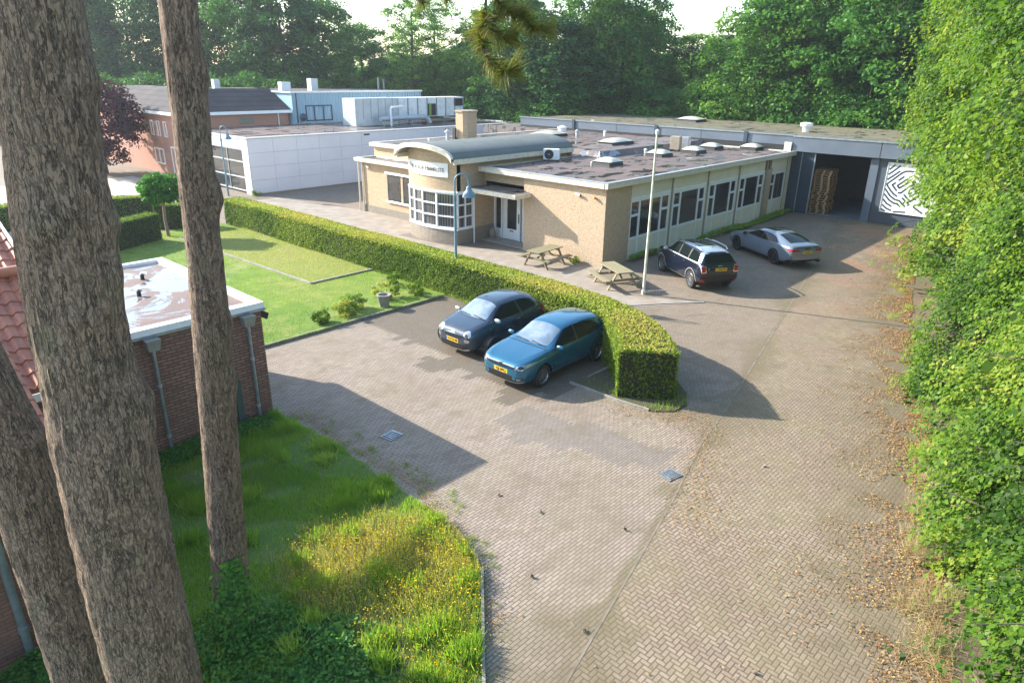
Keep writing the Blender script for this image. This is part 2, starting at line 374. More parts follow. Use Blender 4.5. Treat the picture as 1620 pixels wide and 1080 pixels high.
kerb('verge_kerb', [(-17.55, -10.2), (-19.2, -11.9), (-22, -14.8)], .05, 0, .07, 'concrete')
HBED = [(-6.3, 20), (-7.6, 20), (-7.55, 1.6), (-7.95, -.5), (-8.15, -6.72), (-9.85, -6.7), (-10.45, -6.5), (-10.45, -8.15), (-10.35, -9.1), (-9.95, -9.5), (-9.4, -9.55), (-8.8, -9.2), (-8.0, -8.3), (-6.6, -5.3), (-6.1, -2), (-6.2, 1)]
sheet('hedge_bed', HBED, .03, 'earth', thick=.03)
kerb('bed_kerb', [(-8.15, -6.68), (-9.83, -6.68)], .05, 0, .075, 'concrete')
kerb('bed_kerb', [(-10.45, -6.5), (-10.46, -8.1), (-10.36, -9.0)], .06, 0, .06, 'concrete')
M_['paleslab'] = pmat('pale_slabs', (.33, .28, .23), (.25, .21, .16), 1.5, .9, .3, 30)
sheet('footpath', [(-6.0, 19.5), (-6.2, 4), (-5.6, -1.5), (-3.2, -4.3), (-1.2, -5.6), (-2.5, -3.0), (-1.5, -.3), (-.3, 0), (0, 0), (0, 4.7), (-2, 7.5), (-2.3, 11.5), (.5, 11.3), (.5, 18.3), (-1, 26), (-5, 26)], .006, 'paleslab')
pv = kerb('footpath_kerb', [(-5.3, -2.2), (-3.4, -3.9), (-2.4, -4.6), (-1.15, -5.6)], .1, 0, .03, 'concrete')
M_['sandpave'] = pmat('pale_clinker', (.50, .42, .33), (.40, .33, .26), .6, .9, .3, 30)
sheet('side_street', [(-60, 27.5), (-12.6, 23.5), (-4.2, 27.8), (-4.2, 42.5), (-60, 47)], .01, 'sandpave')

# ================================================================= WORKSHOP
def P(face, a, d, z):      # d = distance out of the wall
    k, c = face
    return {'-y': (a, c-d, z), '-x': (c-d, a, z), '+x': (c+d, a, z)}[k]
def fbox(mb, face, a0, a1, z0, z1, d0, d1):
    mb.box(*P(face, a0, d0, z0), *P(face, a1, d1, z1)); return mb
def window(parent, face, a0, a1, z0, z1, va=(), hz=(), fr=.07, mat='white', pane='glass', d=.03, deep=.06, name='window', hsub=None, label=None):
    """frame with mullions at the 'va' positions and rails at the 'hz' heights; hsub: [(a0,a1,z)] short rails"""
    f = MB()
    fbox(f, face, a0, a1, z0, z0+fr, -deep, d); fbox(f, face, a0, a1, z1-fr, z1, -deep, d)
    fbox(f, face, a0, a0+fr, z0+fr, z1-fr, -deep, d); fbox(f, face, a1-fr, a1, z0+fr, z1-fr, -deep, d)
    for v in va: fbox(f, face, v-fr/2, v+fr/2, z0+fr, z1-fr, -deep, d-.002)
    xs = [a0+fr]+list(va)+[a1-fr]
    for h in hz:
        for p, q in zip(xs[:-1], xs[1:]):
            fbox(f, face, p+(fr/2 if p in va else 0), q-(fr/2 if q in va else 0), h-fr/2, h+fr/2, -deep, d-.004)
    for (p, q, h) in hsub or (): fbox(f, face, p, q, h-fr/2, h+fr/2, -deep, d-.006)
    w = f.build(name, mat, parent)
    if label: w['label'] = label
    g = MB(); fbox(g, face, a0+.02, a1-.02, z0+.02, z1-.02, -.04, -.02); g.build('pane', pane, w)
    return w
ws = thing('workshop_building', 'low yellow brick and render workshop with barrel vault entrance bay and flat brown roof', 'building', (0, 0, 0))
# walls
mb = MB()
mb.box(0, 0, 0, 1.95, .3, 3.49); mb.box(0, .3, 0, .3, 4.7, 3.49); mb.box(.3, 4.4, 0, 3.0, 4.7, 3.49)
mb.build('rendered_wall', 'render', ws)
mb = MB(); mb.box(.3, 4.7, 2.83, 1.0, 7.6, 3.49); mb.box(1.0, 4.7, 2.45, 1.2, 7.6, 3.49)
mb.build('porch_wall', 'yellow_brick', ws)
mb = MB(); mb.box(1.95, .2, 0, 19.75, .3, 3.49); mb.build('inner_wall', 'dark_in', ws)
mb = MB(); mb.box(1.95, .06, 2.8, 16.0, .2, 3.49); mb.box(16.9, .06, 2.6, 19.75, .2, 3.49); mb.box(1.95, .06, 0, 19.75, .2, .93)
for a_, b_ in ((5.38, 5.66), (8.90, 9.27), (12.44, 12.80), (15.98, 16.94), (19.05, 19.75)): mb.box(a_, .06, .93, b_, .2, 2.8 if a_ < 15 else 2.6)
mb.build('side_wall', 'cream', ws)
# tower with bowed front
def bow(v, e=0.0): return -1.62-.36*math.sin(math.pi*(v-7.6)/3.6)-e
vs_ = [7.6+3.6*i/12 for i in range(13)]
def bowring(e, m=0.0): return [(bow(v, e), v) for v in vs_]
def arch(v): return 4.02+.62*math.sqrt(max(0, 1-((v-9.4)/2.0)**2))
def bowband(name, z0, z1, mat, e0=0.0, e1=-.25, par=ws, arched=False, vv=None):
    mb = MB(); vv = vv or vs_; n = len(vv)
    vs = []
    for v in vv:
        zt = arch(v) if arched else z1
        vs += [(bow(v, e0), v, z0), (bow(v, e0), v, zt), (bow(v, e1), v, zt), (bow(v, e1), v, z0)]
    fs = []
    for i in range(n-1):
        a, b = i*4, i*4+4
        fs += [(a, b, b+1, a+1), (a+1, b+1, b+2, a+2), (a+2, b+2, b+3, a+3), (a+3, b+3, b, a)]
    fs += [(0, 1, 2, 3), (4*n-4, 4*n-1, 4*n-2, 4*n-3)]
    mb.add(vs, fs); return mb.build(name, mat, par)
bowband('bay_plinth', 0, .72, 'plinth_brick', .02)
bowband('bay_wall', 2.62, 4, 'yellow_brick', arched=True)
bowband('bay_sill', .72, .80, 'white', .07); bowband('bay_lintel', 2.54, 2.62, 'white', .08)
bowband('bay_pane', .80, 2.54, 'glass_curtain', -.05, -.09)
bowband('bay_pane', .84, 2.5, 'dark_in', -.3, -.34)
bw = bowband('bay_window', .80, .86, 'white', .02, -.08); bw['label'] = 'white gridded bow window frame'
f = MB()
for z in (1.38, 1.96, 2.50):
    n = len(vs_)
    for i in range(n-1):
        a, b = vs_[i], vs_[i+1]
        f.prism([(bow(a, .02), a), (bow(b, .02), b), (bow(b, -.08), b), (bow(a, -.08), a)], z-.03, z+.035)
for v in (7.64, 8.75, 9.75, 10.55, 11.16):
    f.box(bow(v, .035), v-.04, .8, bow(v, -.08), v+.04, 2.54)
f.build('window_bars', 'white', bw)
# side of the bay
window(ws, ('-y', 7.6), -1.60, -.55, .80, 2.54, va=(-1.08,), hz=(1.38, 1.96), pane='glass_curtain', deep=.05)
mb = MB(); mb.box(-1.6, 7.6, 2.54, 7, 7.85, 4.05); mb.box(-.55, 7.6, .75, 1.2, 7.85, 2.54); mb.build('bay_side_wall', 'yellow_brick', ws)
mb = MB(); mb.box(-1.6, 7.58, 0, 1.0, 7.87, .75); mb.build('side_plinth', 'plinth_brick', ws)
box('bay_side_sill', 'white', ws, -1.66, 7.54, .75, -.5, 7.6, .80); box('bay_side_lintel', 'white', ws, -1.66, 7.53, 2.54, -.5, 7.6, 2.63)
mb = MB(); mb.box(-1.6, 10.95, 0, .5, 11.2, 4.05); mb.box(1.8, 10.95, 3, 7, 11.2, 4.05); mb.build('bay_side_wall', 'yellow_brick', ws)
# vault roof
mb = MB(); N = 18; u0, u1 = -2.2, 6.9
def vz(v, k=0.0): return 4.05+k+.66*math.sqrt(max(0, 1-((v-9.4)/2.13)**2))
vv = [9.4-2.12*math.cos(math.pi*i/N) for i in range(N+1)]
vs = []; 
def uf(v): return -2.22-.33*math.sin(math.pi*min(1, max(0, (v-7.5)/3.8)))
for v in vv: vs += [(uf(v), v, vz(v, .10)), (u1, v, vz(v, .10)), (u1, v, vz(v)), (uf(v), v, vz(v))]
fs = []
for i in range(N):
    a, b = 4*i, 4*i+4
    fs += [(a, b, b+1, a+1), (a+1, b+1, b+2, a+2), (a+2, b+2, b+3, a+3), (a+3, b+3, b, a)]
fs += [(0, 1, 2, 3), (4*N, 4*N+3, 4*N+2, 4*N+1)]
mb.add(vs, fs); mb.build('vault_roof', 'roof_vault', ws, smooth=True)
mb = MB()   # pale edge of the vault
vs = []
for v in vv: vs += [(uf(v)-.05, v, vz(v, .13)), (uf(v)+.12, v, vz(v, .13)), (uf(v)+.12, v, vz(v, -.08)), (uf(v)-.05, v, vz(v, -.08))]
mb.add(vs, fs); mb.box(-2.1, 7.22, 3.96, 6.9, 7.30, 4.19); mb.box(-2.1, 11.5, 3.96, 6.9, 11.58, 4.19)
mb.build('vault_fascia', 'trim', ws)
mb = MB(); vs = [];
for v in vv: vs += [(6.86, v, 3.7), (6.86, v, vz(v, .02)), (6.8, v, vz(v, .02)), (6.8, v, 3.7)]
mb.add(vs, fs); mb.build('vault_end_wall', 'yellow_brick', ws)
# sign board on the bay
SB = [8.02+(11.05-8.02)*i/10 for i in range(11)]
sg = bowband('sign_board', 3.27, 3.93, 'white', .05, .015, vv=SB)
# curved lettering : small capitals laid along the bow
LM = NT('sign_letters').out((.16, .15, .12), .5); M_['sign_letters'] = LM
word = "TIELANDSCHE HIMMELSTE"; v = 10.86 
for i, ch in enumerate(word):
    big = ch in 'TH' and i in (0, 12); w = .155 if big else .118
    if ch == ' ': v -= .09; continue
    if ch in 'I': w *= .6
    if ch == 'M': w *= 1.25
    dv = .01; e = .056
    p = (bow(v-w/2, e), v-w/2, 3.60+(.03 if big else 0)); tdir = Vector((bow(v-w/2-dv)-bow(v-w/2+dv), -2*dv, 0))
    text_mesh('lettering', ch, .34 if big else .25, 'sign_letters', sg, p, tdir, (0, 0, 1), ext=.003, bold=.004)
    v -= w+.008
# left wing
mb = MB(); W2 = ('-x', .5)
for (a0, a1, z0, z1) in ((11.2, 18.3, 0, .93), (11.2, 18.3, 2.46, 3.0), (11.2, 13.2, .93, 2.46), (14.44, 14.62, .93, 2.46), (15.86, 18.3, .93, 2.46)): mb.box(.5, a0, z0, .75, a1, z1)
mb.box(.75, 18.05, 0, 8, 18.3, 3.0); mb.box(1.8, 11.2, 3.2, 2.05, 18.75, 3.74); mb.box(2.05, 18.5, 3.1, 19.7, 18.75, 3.74)
mb.build('wing_wall', 'yellow_brick', ws)
box('wing_plinth', 'plinth_brick', ws, .48, 11.2, 0, .5, 18.3, .42)
window(ws, W2, 13.2, 14.44, .93, 2.46, hz=(1.45,), deep=.09, d=-.02); window(ws, W2, 14.62, 15.86, .93, 2.46, hz=(1.45,), deep=.09, d=-.02)
mb = MB(); mb.box(.38, 11.25, .85, .5, 15.95, .93); mb.box(.40, 11.25, 2.46, .5, 15.95, 2.60); mb.build('window_ledge', 'white', ws)
# roof slabs
def roofblock(name, poly_box, z0, z1, surf, edge='trim', lip=.12, w=.22):
    x0, y0, x1, y1 = poly_box
    mb = MB()
    mb.box(x0, y0, z0, x1, y0+w, z1); mb.box(x0, y1-w, z0, x1, y1, z1); mb.box(x0, y0+w, z0, x0+w, y1-w, z1); mb.box(x1-w, y0+w, z0, x1, y1-w, z1)
    f = mb.build(name+'_fascia', edge, ws, bevel=.015)
    r = box(name, surf, ws, x0+w, y0+w, z0+.03, x1-w, y1-w, z1-lip); return r
roofblock('wing_roof', (.12, 11.25, 1.8, 18.55), 3.0, 3.2, 'roof_grey', lip=.07)
roofblock('workshop_roof', (-.22, -.22, 19.75, 7.57), 3.49, 3.73, 'roof_brown', lip=.05)
mb = MB(); mb.box(-.24, -.24, 3.73, 19.76, -.02, 3.755); mb.box(-.24, -.02, 3.73, -.04, 7.56, 3.755); mb.build('roof_trim', 'zinc_pale', ws)
# raised middle roof with sloped bitumen kerb
def kerbed(poly, z0, z1, ins, mat): 
    cx = sum(p[0] for p in poly)/len(poly); cy = sum(p[1] for p in poly)/len(poly)
    top = [(x+(ins if x < cx else -ins), y+(ins if y < cy else -ins)) for x, y in poly]
    return MB().prism(poly, z0, z1, top).build('raised_roof', mat, ws)
kerbed([(7.6, 5.9), (19.7, 5.9), (19.7, 9.2), (7.6, 9.2)], 3.69, 4.0, .22, 'roof_grey')
mb = MB(); mb.box(1.6, 11.6, 3.74, 1.85, 18.95, 3.95); mb.box(1.85, 18.7, 3.74, 24, 18.95, 3.95); mb.build('upper_fascia', 'trim', ws)
box('upper_roof', 'roof_grey', ws, 1.85, 11.56, 3.74, 6.9, 18.7, 3.91)
box('upper_roof', 'roof_brown', ws, 6.9, 8.9, 3.74, 19.7, 18.7, 3.905)
box('upper_roof', 'roof_grey', ws, 18.5, 18.95, 3.3, 23.4, 26.0, 3.9)
box('upper_fascia', 'trim', ws, 23.4, 23.1, 3.3, 23.6, 26.0, 3.98)
# porch
cn = MB(); cn.box(-1.1, 4.25, 2.60, .98, 7.52, 2.80); cn.build('canopy', 'trim', ws, bevel=.01)
cr = MB(); cr.box(-1.0, 4.34, 2.80, .98, 7.45, 2.82); cr.build('canopy_roof', 'roof_grey', ws)
cr = MB(); cr.box(.3, 4.72, 2.82, .9, 7.5, 3.0); cr.build('canopy_flashing', 'zinc', ws)
box('porch_step', 'concrete', ws, .1, 4.7, 0, 1.2, 7.58, .08)
fr = MB(); F3 = ('-x', 1.0)
for a in (4.72, 5.55, 5.78, 6.85, 7.0, 7.5): fbox(fr, F3, a, a+.1, .08, 2.45, -.08, .05)
fbox(fr, F3, 4.72, 7.6, 2.37, 2.45, -.08, .045); fbox(fr, F3, 4.82, 5.55, .08, .55, -.05, .02); fbox(fr, F3, 7.1, 7.5, .08, .55, -.05, .02)
fr = fr.build('door_frame', 'white', ws)
for q0, q1 in ((4.82, 5.6), (7.1, 7.5)): g = MB(); fbox(g, F3, q0, q1, .5, 2.4, -.06, -.03); g.build('pane', 'glass', fr)
dr = MB(); fbox(dr, F3, 5.88, 6.85, .1, .62, -.06, .03); fbox(dr, F3, 5.88, 6.03, .62, 2.36, -.06, .03); fbox(dr, F3, 6.70, 6.85, .62, 2.36, -.06, .03); fbox(dr, F3, 6.03, 6.70, 2.24, 2.36, -.06, .03)
dr = dr.build('door', 'white', ws)
g = MB(); fbox(g, F3, 6.03, 6.70, .62, 2.24, -.05, -.02); g.build('pane', 'glass', dr)
g = MB(); fbox(g, F3, 6.24, 6.50, .5, .55, .03, .04); g.build('letter_slot', 'dark', dr)
g = MB(); fbox(g, F3, 5.84, 5.875, 1.0, 1.45, .05, .09); g.build('handle', 'dark', dr)
# window wall
FW = ('-y', .06)
bays = [(1.97, 5.40), (5.62, 8.98), (9.22, 12.52), (12.79, 16.0)]
wins = [((1.97, 2.76, 4.61, 5.38)), ((5.66, 6.39, 8.21, 8.90)), ((9.27, 9.96, 11.73, 12.44)), ((12.80, 13.5, 15.26, 15.98))]
for (w0, w1, w2, w3) in wins:
    w = window(ws, FW, w0, w3, .93, 2.76, va=(w1, w2), hsub=[(w0+.05, w1-.02, 2.04), (w2+.02, w3-.05, 2.04)], fr=.11, d=.03)
    lp = MB(); fbox(lp, FW, w0+.04, w3-.04, .12, .93, 0, .012); lp.build('infill_panel', 'cream_panel', w)
    lp = MB()
    for a in (w0+.03, w1, w2, w3-.03): fbox(lp, FW, a-.035, a+.035, .04, .93, 0, .03)
    fbox(lp, FW, w0, w3, .02, .09, .012, .035); lp.build('panel_bars', 'white', w)
    lp = MB(); fbox(lp, FW, w0, w3, 2.76, 2.86, 0, .05); lp.build('lintel', 'white', w)
w = window(ws, FW, 16.94, 19.05, .93, 2.62, va=(17.55,), hsub=[(16.97, 17.5, 1.95)], fr=.09)
lp = MB(); fbox(lp, FW, 16.98, 19.0, .1, .93, 0, .012); lp.build('infill_panel', 'cream_panel', w)
lp = MB(); fbox(lp, FW, 17.51, 17.59, .04, .93, 0, .03); fbox(lp, FW, 16.94, 19.05, .03, .1, .012, .035); lp.build('panel_bars', 'white', w)
box('pier', 'render', ws, 16.2, -.02, 0, 16.9, .06, 2.9); 
for a in (5.52, 9.08, 12.62): box('post', 'post', ws, a-.03, .0, 0, a+.03, .06, 3.49)
box('downpipe', 'post', ws, 16.05, -.08, .0, 16.14, .02, 3.49)
box('panel_joint', 'post', ws, 1.95, .03, 2.9, 1.97, .06, 3.49); box('panel_joint', 'post', ws, 19.12, .03, .0, 19.18, .06, 3.49)
# drains, small things on the facade
MB().tube([(.35, 18.42, 3.0), (.32, 18.42, .0)], .045).build('downpipe', 'trim', ws); MB().tube([(.42, 18.15, 3.0), (.42, 18.15, 0)], .05).build('downpipe', 'trim', ws)
mb = MB(); mb.tube([(-.35, 7.5, 2.55), (-.62, 7.45, 2.35), (-.62, 7.45, 0)], .035); mb.build('downpipe', 'white', ws)
mb = MB(); mb.tube([(0, 1.45, 3.12), (-.12, 1.45, 3.1)], .02); mb.tube([(-.08, 1.6, 3.1), (-.1, 1.32, 3.06)], .05); mb.build('security_camera', 'white', ws)
mb = MB(); mb.tube([(-.08, 1.32, 3.06), (-.08, 1.30, 3.055)], .045); mb.build('camera_lens', 'dark', ws)
M_['orange'] = pmat('orange_plastic', (.8, .25, .03), rough=.3)
mb = MB(); mb.lathe([(0, .10), (.05, .09), (.07, .04), (.08, 0), (0, 0)], (-.08, .55, 3.0), 12); mb.build('alarm_lamp', 'orange', ws, smooth=True)
mb = MB(); mb.tube([(.5, 17.6, 2.75), (.36, 17.55, 2.72)], .05); mb.tube([(.40, 17.7, 2.73), (.36, 17.4, 2.69)], .055); mb.build('security_camera', 'white', ws)
# chimney and roof furniture
mb = MB(); mb.prism([(6.2, 15.45), (6.4, 15.25), (7.2, 15.25), (7.4, 15.45), (7.4, 16.1), (7.2, 16.3), (6.4, 16.3), (6.2, 16.1)], 3.9, 5.72); mb.build('chimney', 'yellow_brick', ws)
mb = MB(); mb.prism([(6.12, 15.42), (6.37, 15.17), (7.23, 15.17), (7.48, 15.42), (7.48, 16.13), (7.23, 16.38), (6.37, 16.38), (6.12, 16.13)], 5.72, 5.80); mb.build('chimney_cap', 'post', ws)
mb = MB(); mb.prism([(6.15, 15.4), (6.37, 15.2), (7.23, 15.2), (7.45, 15.4), (7.45, 16.15), (7.23, 16.35), (6.37, 16.35), (6.15, 16.15)], 3.9, 4.12); mb.build('chimney_flashing', 'zinc', ws)
def vent(x, y, z, r, h, mat='zinc_pale', cap=1.6):
    return MB().lathe([(r, 0), (r, h*.72), (r*cap, h*.74), (r*cap, h*.80), (r*.3, h), (0, h)], (x, y, z), 14).build('roof_vent', mat, ws, smooth=True)
vent(6.1, 16.75, 3.9, .13, .75); box('flue', 'dark', ws, 6.0, 15.95, 3.9, 6.12, 16.2, 4.75)
vent(4.4, 16.6, 3.9, .05, .28, 'white'); vent(16.2, 15.6, 3.9, .3, .62, 'white_dirty', 1.2); vent(22.0, 17.2, 3.9, .35, .7, 'white_dirty', 1.0)
vent(15.0, 13.3, 3.9, .1, .55); vent(11.6, 5.55, 3.68, .07, .3, 'white'); vent(4.4, 4.1, 3.68, .05, .24, 'zinc_pale', 1.1); vent(17.3, 12.6, 3.9, .08, .4, 'white_dirty')
M_['dome'] = pmat('skylight_dome', (.72, .66, .50), (.6, .56, .44), 3, .25)
def skylight(x, y, z, lx, ly, par=ws):
    c = MB(); c.prism([(x-lx, y-ly), (x+lx, y-ly), (x+lx, y+ly), (x-lx, y+ly)], z, z+.18, [(x-lx*.94, y-ly*.94), (x+lx*.94, y-ly*.94), (x+lx*.94, y+ly*.94), (x-lx*.94, y+ly*.94)])
    k = c.build('skylight', 'dark', par)
    d = MB(); n = 6; vs = []; fs = []
    for i in range(n+1):
        for j in range(n+1):
            a, b = 2*i/n-1, 2*j/n-1
            vs.append((x+a*lx*1.03, y+b*ly*1.03, z+.18+.20*(1-a*a)**.7*(1-b*b)**.7 + .02))
    for i in range(n):
        for j in range(n): q = i*(n+1)+j; fs.append((q, q+n+1, q+n+2, q+1))
    d.add(vs, fs); d.build('dome', 'dome', k, smooth=True)
for (x, y) in ((5.5, 3.9), (11.1, 4.3), (14.3, 3.9), (17.3, 4.3), (19.0, 2.4)): skylight(x, y, 3.68, .62, .55)
skylight(12.3, 8.2, 3.98, 1.2, .6); skylight(14.2, 15.2, 3.9, 1.2, .8); skylight(23.0, 20.5, 3.9, .8, .6)

# air-conditioning boxes on the roof : things of their own
def acunit(label, x, y, z, rz, w=.85, d=.32, h=.62, mat='white_dirty', fan=True):
    t = thing('air_conditioner', label, 'air conditioner', (x, y, z), 'air conditioner units on the workshop roof', rz)
    b = MB(); b.box(-w/2, -d/2, .06, w/2, d/2, h); b.build('casing', mat, t, bevel=.02, local=True)
    f = MB(); f.box(-w/2+.05, -d/2-.03, 0, -w/2+.12, d/2+.03, .06); f.box(w/2-.12, -d/2-.03, 0, w/2-.05, d/2+.03, .06); f.build('feet', 'dark', t, local=True)
    if fan:
        g = MB(); g.lathe([(.24, -.012), (.25, 0), (.19, .004), (.05, .004), (0, .006)], (-.12, -d/2-.005, h/2+.03), 20, 'Y'); g.build('fan_grille', 'dark', t, local=True, smooth=True)
    return t
acunit('white air conditioner unit with round fan beside the barrel vault', 4.6, 6.9, 3.68, R_(-60))
acunit('brown sided air conditioner box beside the raised roof kerb', 14.6, 5.3, 3.68, R_(-80), .6, .45, .85, 'post', False)
acunit('pale grey air conditioner box just behind the brown sided one', 15.7, 5.3, 3.68, R_(-80), .6, .45, .75, 'zinc_pale', False)

# ================================================================= HALL
M_['hall'] = pmat('grey_cladding', (.075, .095, .12), (.06, .075, .095), .7, .45, .15, 12)
M_['hall_pale'] = pmat('pale_grey_cladding', (.12, .15, .19), (.10, .125, .16), .8, .4, .1, 12)
M_['navy'] = pmat('navy_steel_door', (.03, .055, .085), (.025, .045, .07), 1, .4)
hl = thing('storage_hall', 'dark grey flat roofed storage hall with open sliding door', 'building', (20, 0, 0))
mb = MB()
mb.box(20, -1.25, 0, 20.2, 19, 3.72); mb.box(20, -16, 0, 20.2, -4.55, 3.72); mb.box(20, -4.55, 3.68, 20.2, -1.25, 3.72)
mb.box(32.3, -16, 0, 32.5, 23, 4.4); mb.box(20.2, -16, 0, 32.3, -15.8, 4.4); mb.box(20.2, 22.8, 3, 32.3, 23, 4.4)
mb.build('wall', 'hall', hl)
MB().box(20.25, -15.7, .05, 20.3, -4.7, 4.3).build('inner_lining', 'dark_in', hl); MB().box(27.0, -15.7, .05, 27.1, 22.7, 4.38).build('added_dark_wall', 'dark_in', hl)  # near-black wall added across the hall to paint its unlit interior
box('door_pier', 'hall_pale', hl, 19.93, -4.95, 0, 20.0, -4.5, 3.72); box('door_pier', 'hall_pale', hl, 19.93, -1.25, 0, 20.0, -1.1, 3.72)
sd_ = MB(); sd_.box(19.86, -1.3, .03, 19.92, -.55, 3.62); 
sd_ = sd_.build('sliding_door', 'navy', hl)
mb = MB(); mb.box(19.83, -1.36, .03, 19.94, -1.3, 3.65); mb.box(19.84, -.55, .03, 19.93, -.51, 3.65); mb.build('door_edge', 'zinc_pale', sd_)
mb = MB(); mb.box(19.84, -.5, .03, 19.9, .02, 3.62); mb.build('door_leaf', 'navy', hl)
fa = MB()
vb = [22.9, 17.3, 13.3, 9.9, 6.4, 3.2, .1]
for a, b in zip(vb[:-1], vb[1:]): fa.box(19.72, b+.02, 4.06, 19.98, a-.01, 4.62)
for a, b in ((.07, -4.98), (-5.02, -8.6), (-8.64, -16)): fa.box(19.62, b, 3.74, 19.98, a, 4.58)
fa.build('fascia', 'hall_pale', hl)
mb = MB(); mb.box(19.66, .1, 4.625, 20.15, 23, 4.68); mb.box(19.57, -16, 4.585, 20.15, .1, 4.66); mb.build('roof_trim', 'zinc', hl)
mb = MB(); mb.box(19.74, .15, 3.72, 20, 22.9, 4.04); mb.box(19.66, -16, 3.70, 19.97, .05, 3.738); mb.build('lower_edge', 'dark', hl)
for a in (17.3, 9.9, 3.2): MB().box(19.6, a-.12, 4.05, 19.72, a+.12, 4.72).build('rain_hopper', 'navy', hl)
box('hall_roof', 'roof_moss', hl, 19.99, -16, 4.40, 32.5, 23, 4.57)
box('floor', pmat('hall_floor', (.20, .24, .26), (.15, .18, .2), 1, .5), hl, 20.0, -15.7, .01, 27.0, 22.7, .03)
MB().lathe([(.22, 0), (.22, .3), (.4, .35), (.4, .55), (.2, .6), (0, .6)], (24.6, 1.3, 4.57), 14).build('roof_vent', 'white_dirty', hl, smooth=True)
skylight(27.8, 11.7, 4.57, .9, .9, hl)
box('roof_upstand', 'cream', hl, 19.5, .12, 3.72, 19.62, .55, 4.25)
# inside : stacked pallets
M_['pallet'] = pmat('pallet_wood', (.50, .30, .14), (.36, .2, .09), 8, .8)
def pallet_proto():
    t = thing('pallet', 'wooden pallet in the stack inside the open hall door', 'pallet', (21.0, -1.75, .03), 'wooden pallets stacked inside the hall')
    m = MB()
    for i in range(6): m.box(-.6, -.5+i*.18, .122, .6, -.38+i*.18, .144)
    m.build('top_boards', 'pallet', t, local=True)
    for x in (-.55, 0, .55):
        m = MB(); m.box(x-.05, -.5, 0, x+.05, .52, .022)
        for y in (-.43, 0, .43): m.box(x-.05, y-.07, .0221, x+.05, y+.07, .12)
        m.build('stringer', 'pallet', t, local=True)
    return t
pp = pallet_proto()
nth = ['lowest', 'second', 'third', 'fourth', 'fifth', 'sixth', 'seventh', 'eighth', 'ninth', 'tenth', 'eleventh', 'twelfth', 'thirteenth', 'fourteenth', 'fifteenth', 'sixteenth', 'seventeenth', 'eighteenth']
pp['label'] = 'lowest wooden pallet of the stack inside the hall door'; pp['group'] = 'wooden pallets stacked inside the hall'
for k in range(1, 18):
    lab = ('topmost wooden pallet of the stack inside the hall door' if k == 17 else f'wooden pallet {nth[k]} from the floor in the stack inside the hall door')
    dup(pp, (21.0+random.uniform(-.05, .05), -1.75+random.uniform(-.05, .05), .03+k*.148), R_(random.uniform(-3, 3)), lab)
# maze mural board
mu = thing('mural_board', 'white board painted with a dark labyrinth pattern on the hall wall', 'mural', (19.95, -7, 0))
box('board', 'white', mu, 19.93, -8.75, .74, 19.99, -5.48, 3.52)
MZ = [[(-5.58,3.15),(-5.81,3.4)],[(-5.57,2.87),(-5.76,3.04),(-6.09,3.38)],[(-5.57,2.58),(-5.82,2.8),(-6.12,3.09)],[(-5.57,2.31),(-6.0,2.75),(-6.23,2.99),(-6.42,3.11),(-6.65,3.14),(-6.83,3.13)],[(-6.16,2.59),(-6.39,2.81)],[(-6.65,2.72),(-6.51,2.64),(-6.15,2.29),(-6.27,2.16),(-6.66,2.5)],[(-6.02,2.43),(-5.87,2.3),(-6.15,2.01)],[(-5.57,2.31),(-5.84,1.98),(-6.04,1.8),(-6.24,1.69)],[(-5.55,2.04),(-5.87,1.68),(-6.16,1.5),(-6.41,1.46),(-6.75,1.17)],[(-5.56,1.74),(-5.86,1.44),(-6.14,1.29),(-6.32,1.28),(-6.49,1.14)],[(-5.56,1.44),(-5.77,1.23),(-6.05,1.1)],[(-5.57,1.13),(-5.79,.96),(-6.07,.86)],[(-5.55,.89),(-5.77,.78)],[(-6.26,1.89),(-6.41,1.91),(-6.76,2.31),(-6.97,2.45),(-7.2,2.49)],[(-6.8,2.09),(-7.01,2.28),(-7.2,2.33),(-7.4,2.22)],[(-6.8,1.96),(-6.93,1.77),(-7.21,2.01)],[(-6.58,1.83),(-6.96,1.48),(-7.36,1.86)],[(-6.53,1.63),(-6.93,1.31)],[(-6.87,2.94),(-7.14,2.78)],[(-6.92,3.14),(-7.25,2.98)],[(-6.93,2.66),(-7.08,2.51)],[(-7.31,2.67),(-7.48,2.59)],[(-7.08,3.35),(-7.42,3.13)],[(-7.33,2.86),(-7.68,2.74)],[(-6.21,.8),(-6.82,.85)],
 [(-7.6,3.3),(-8.1,2.85)],[(-7.7,2.4),(-8.2,2.0),(-8.5,2.4)],[(-7.5,1.6),(-8.0,1.2),(-8.5,1.7)],[(-7.2,1.2),(-7.7,.9)],[(-8.2,3.3),(-8.6,2.9)],[(-8.1,1.0),(-8.6,1.3)]]
mb = MB()
for i, pl in enumerate(MZ):
    for a, b in zip(pl[:-1], pl[1:]):
        a3, b3 = Vector((19.926, a[0], a[1])), Vector((19.926, b[0], b[1])); e = (b3-a3).normalized()*.02
        mb.beam(a3-e, b3+e, .088, .006+.0004*(i % 7), up=(1, 0, 0))
mb.build('labyrinth_lines', 'navy', mu)
mb = MB()
for z in (.72, 3.5): mb.box(19.90, -8.78, z, 19.99, -5.45, z+.035)
for y in (-8.78, -5.48): mb.box(19.90, y, .755, 19.99, y+.035, 3.5)
mb.build('frame', 'white_dirty', mu)

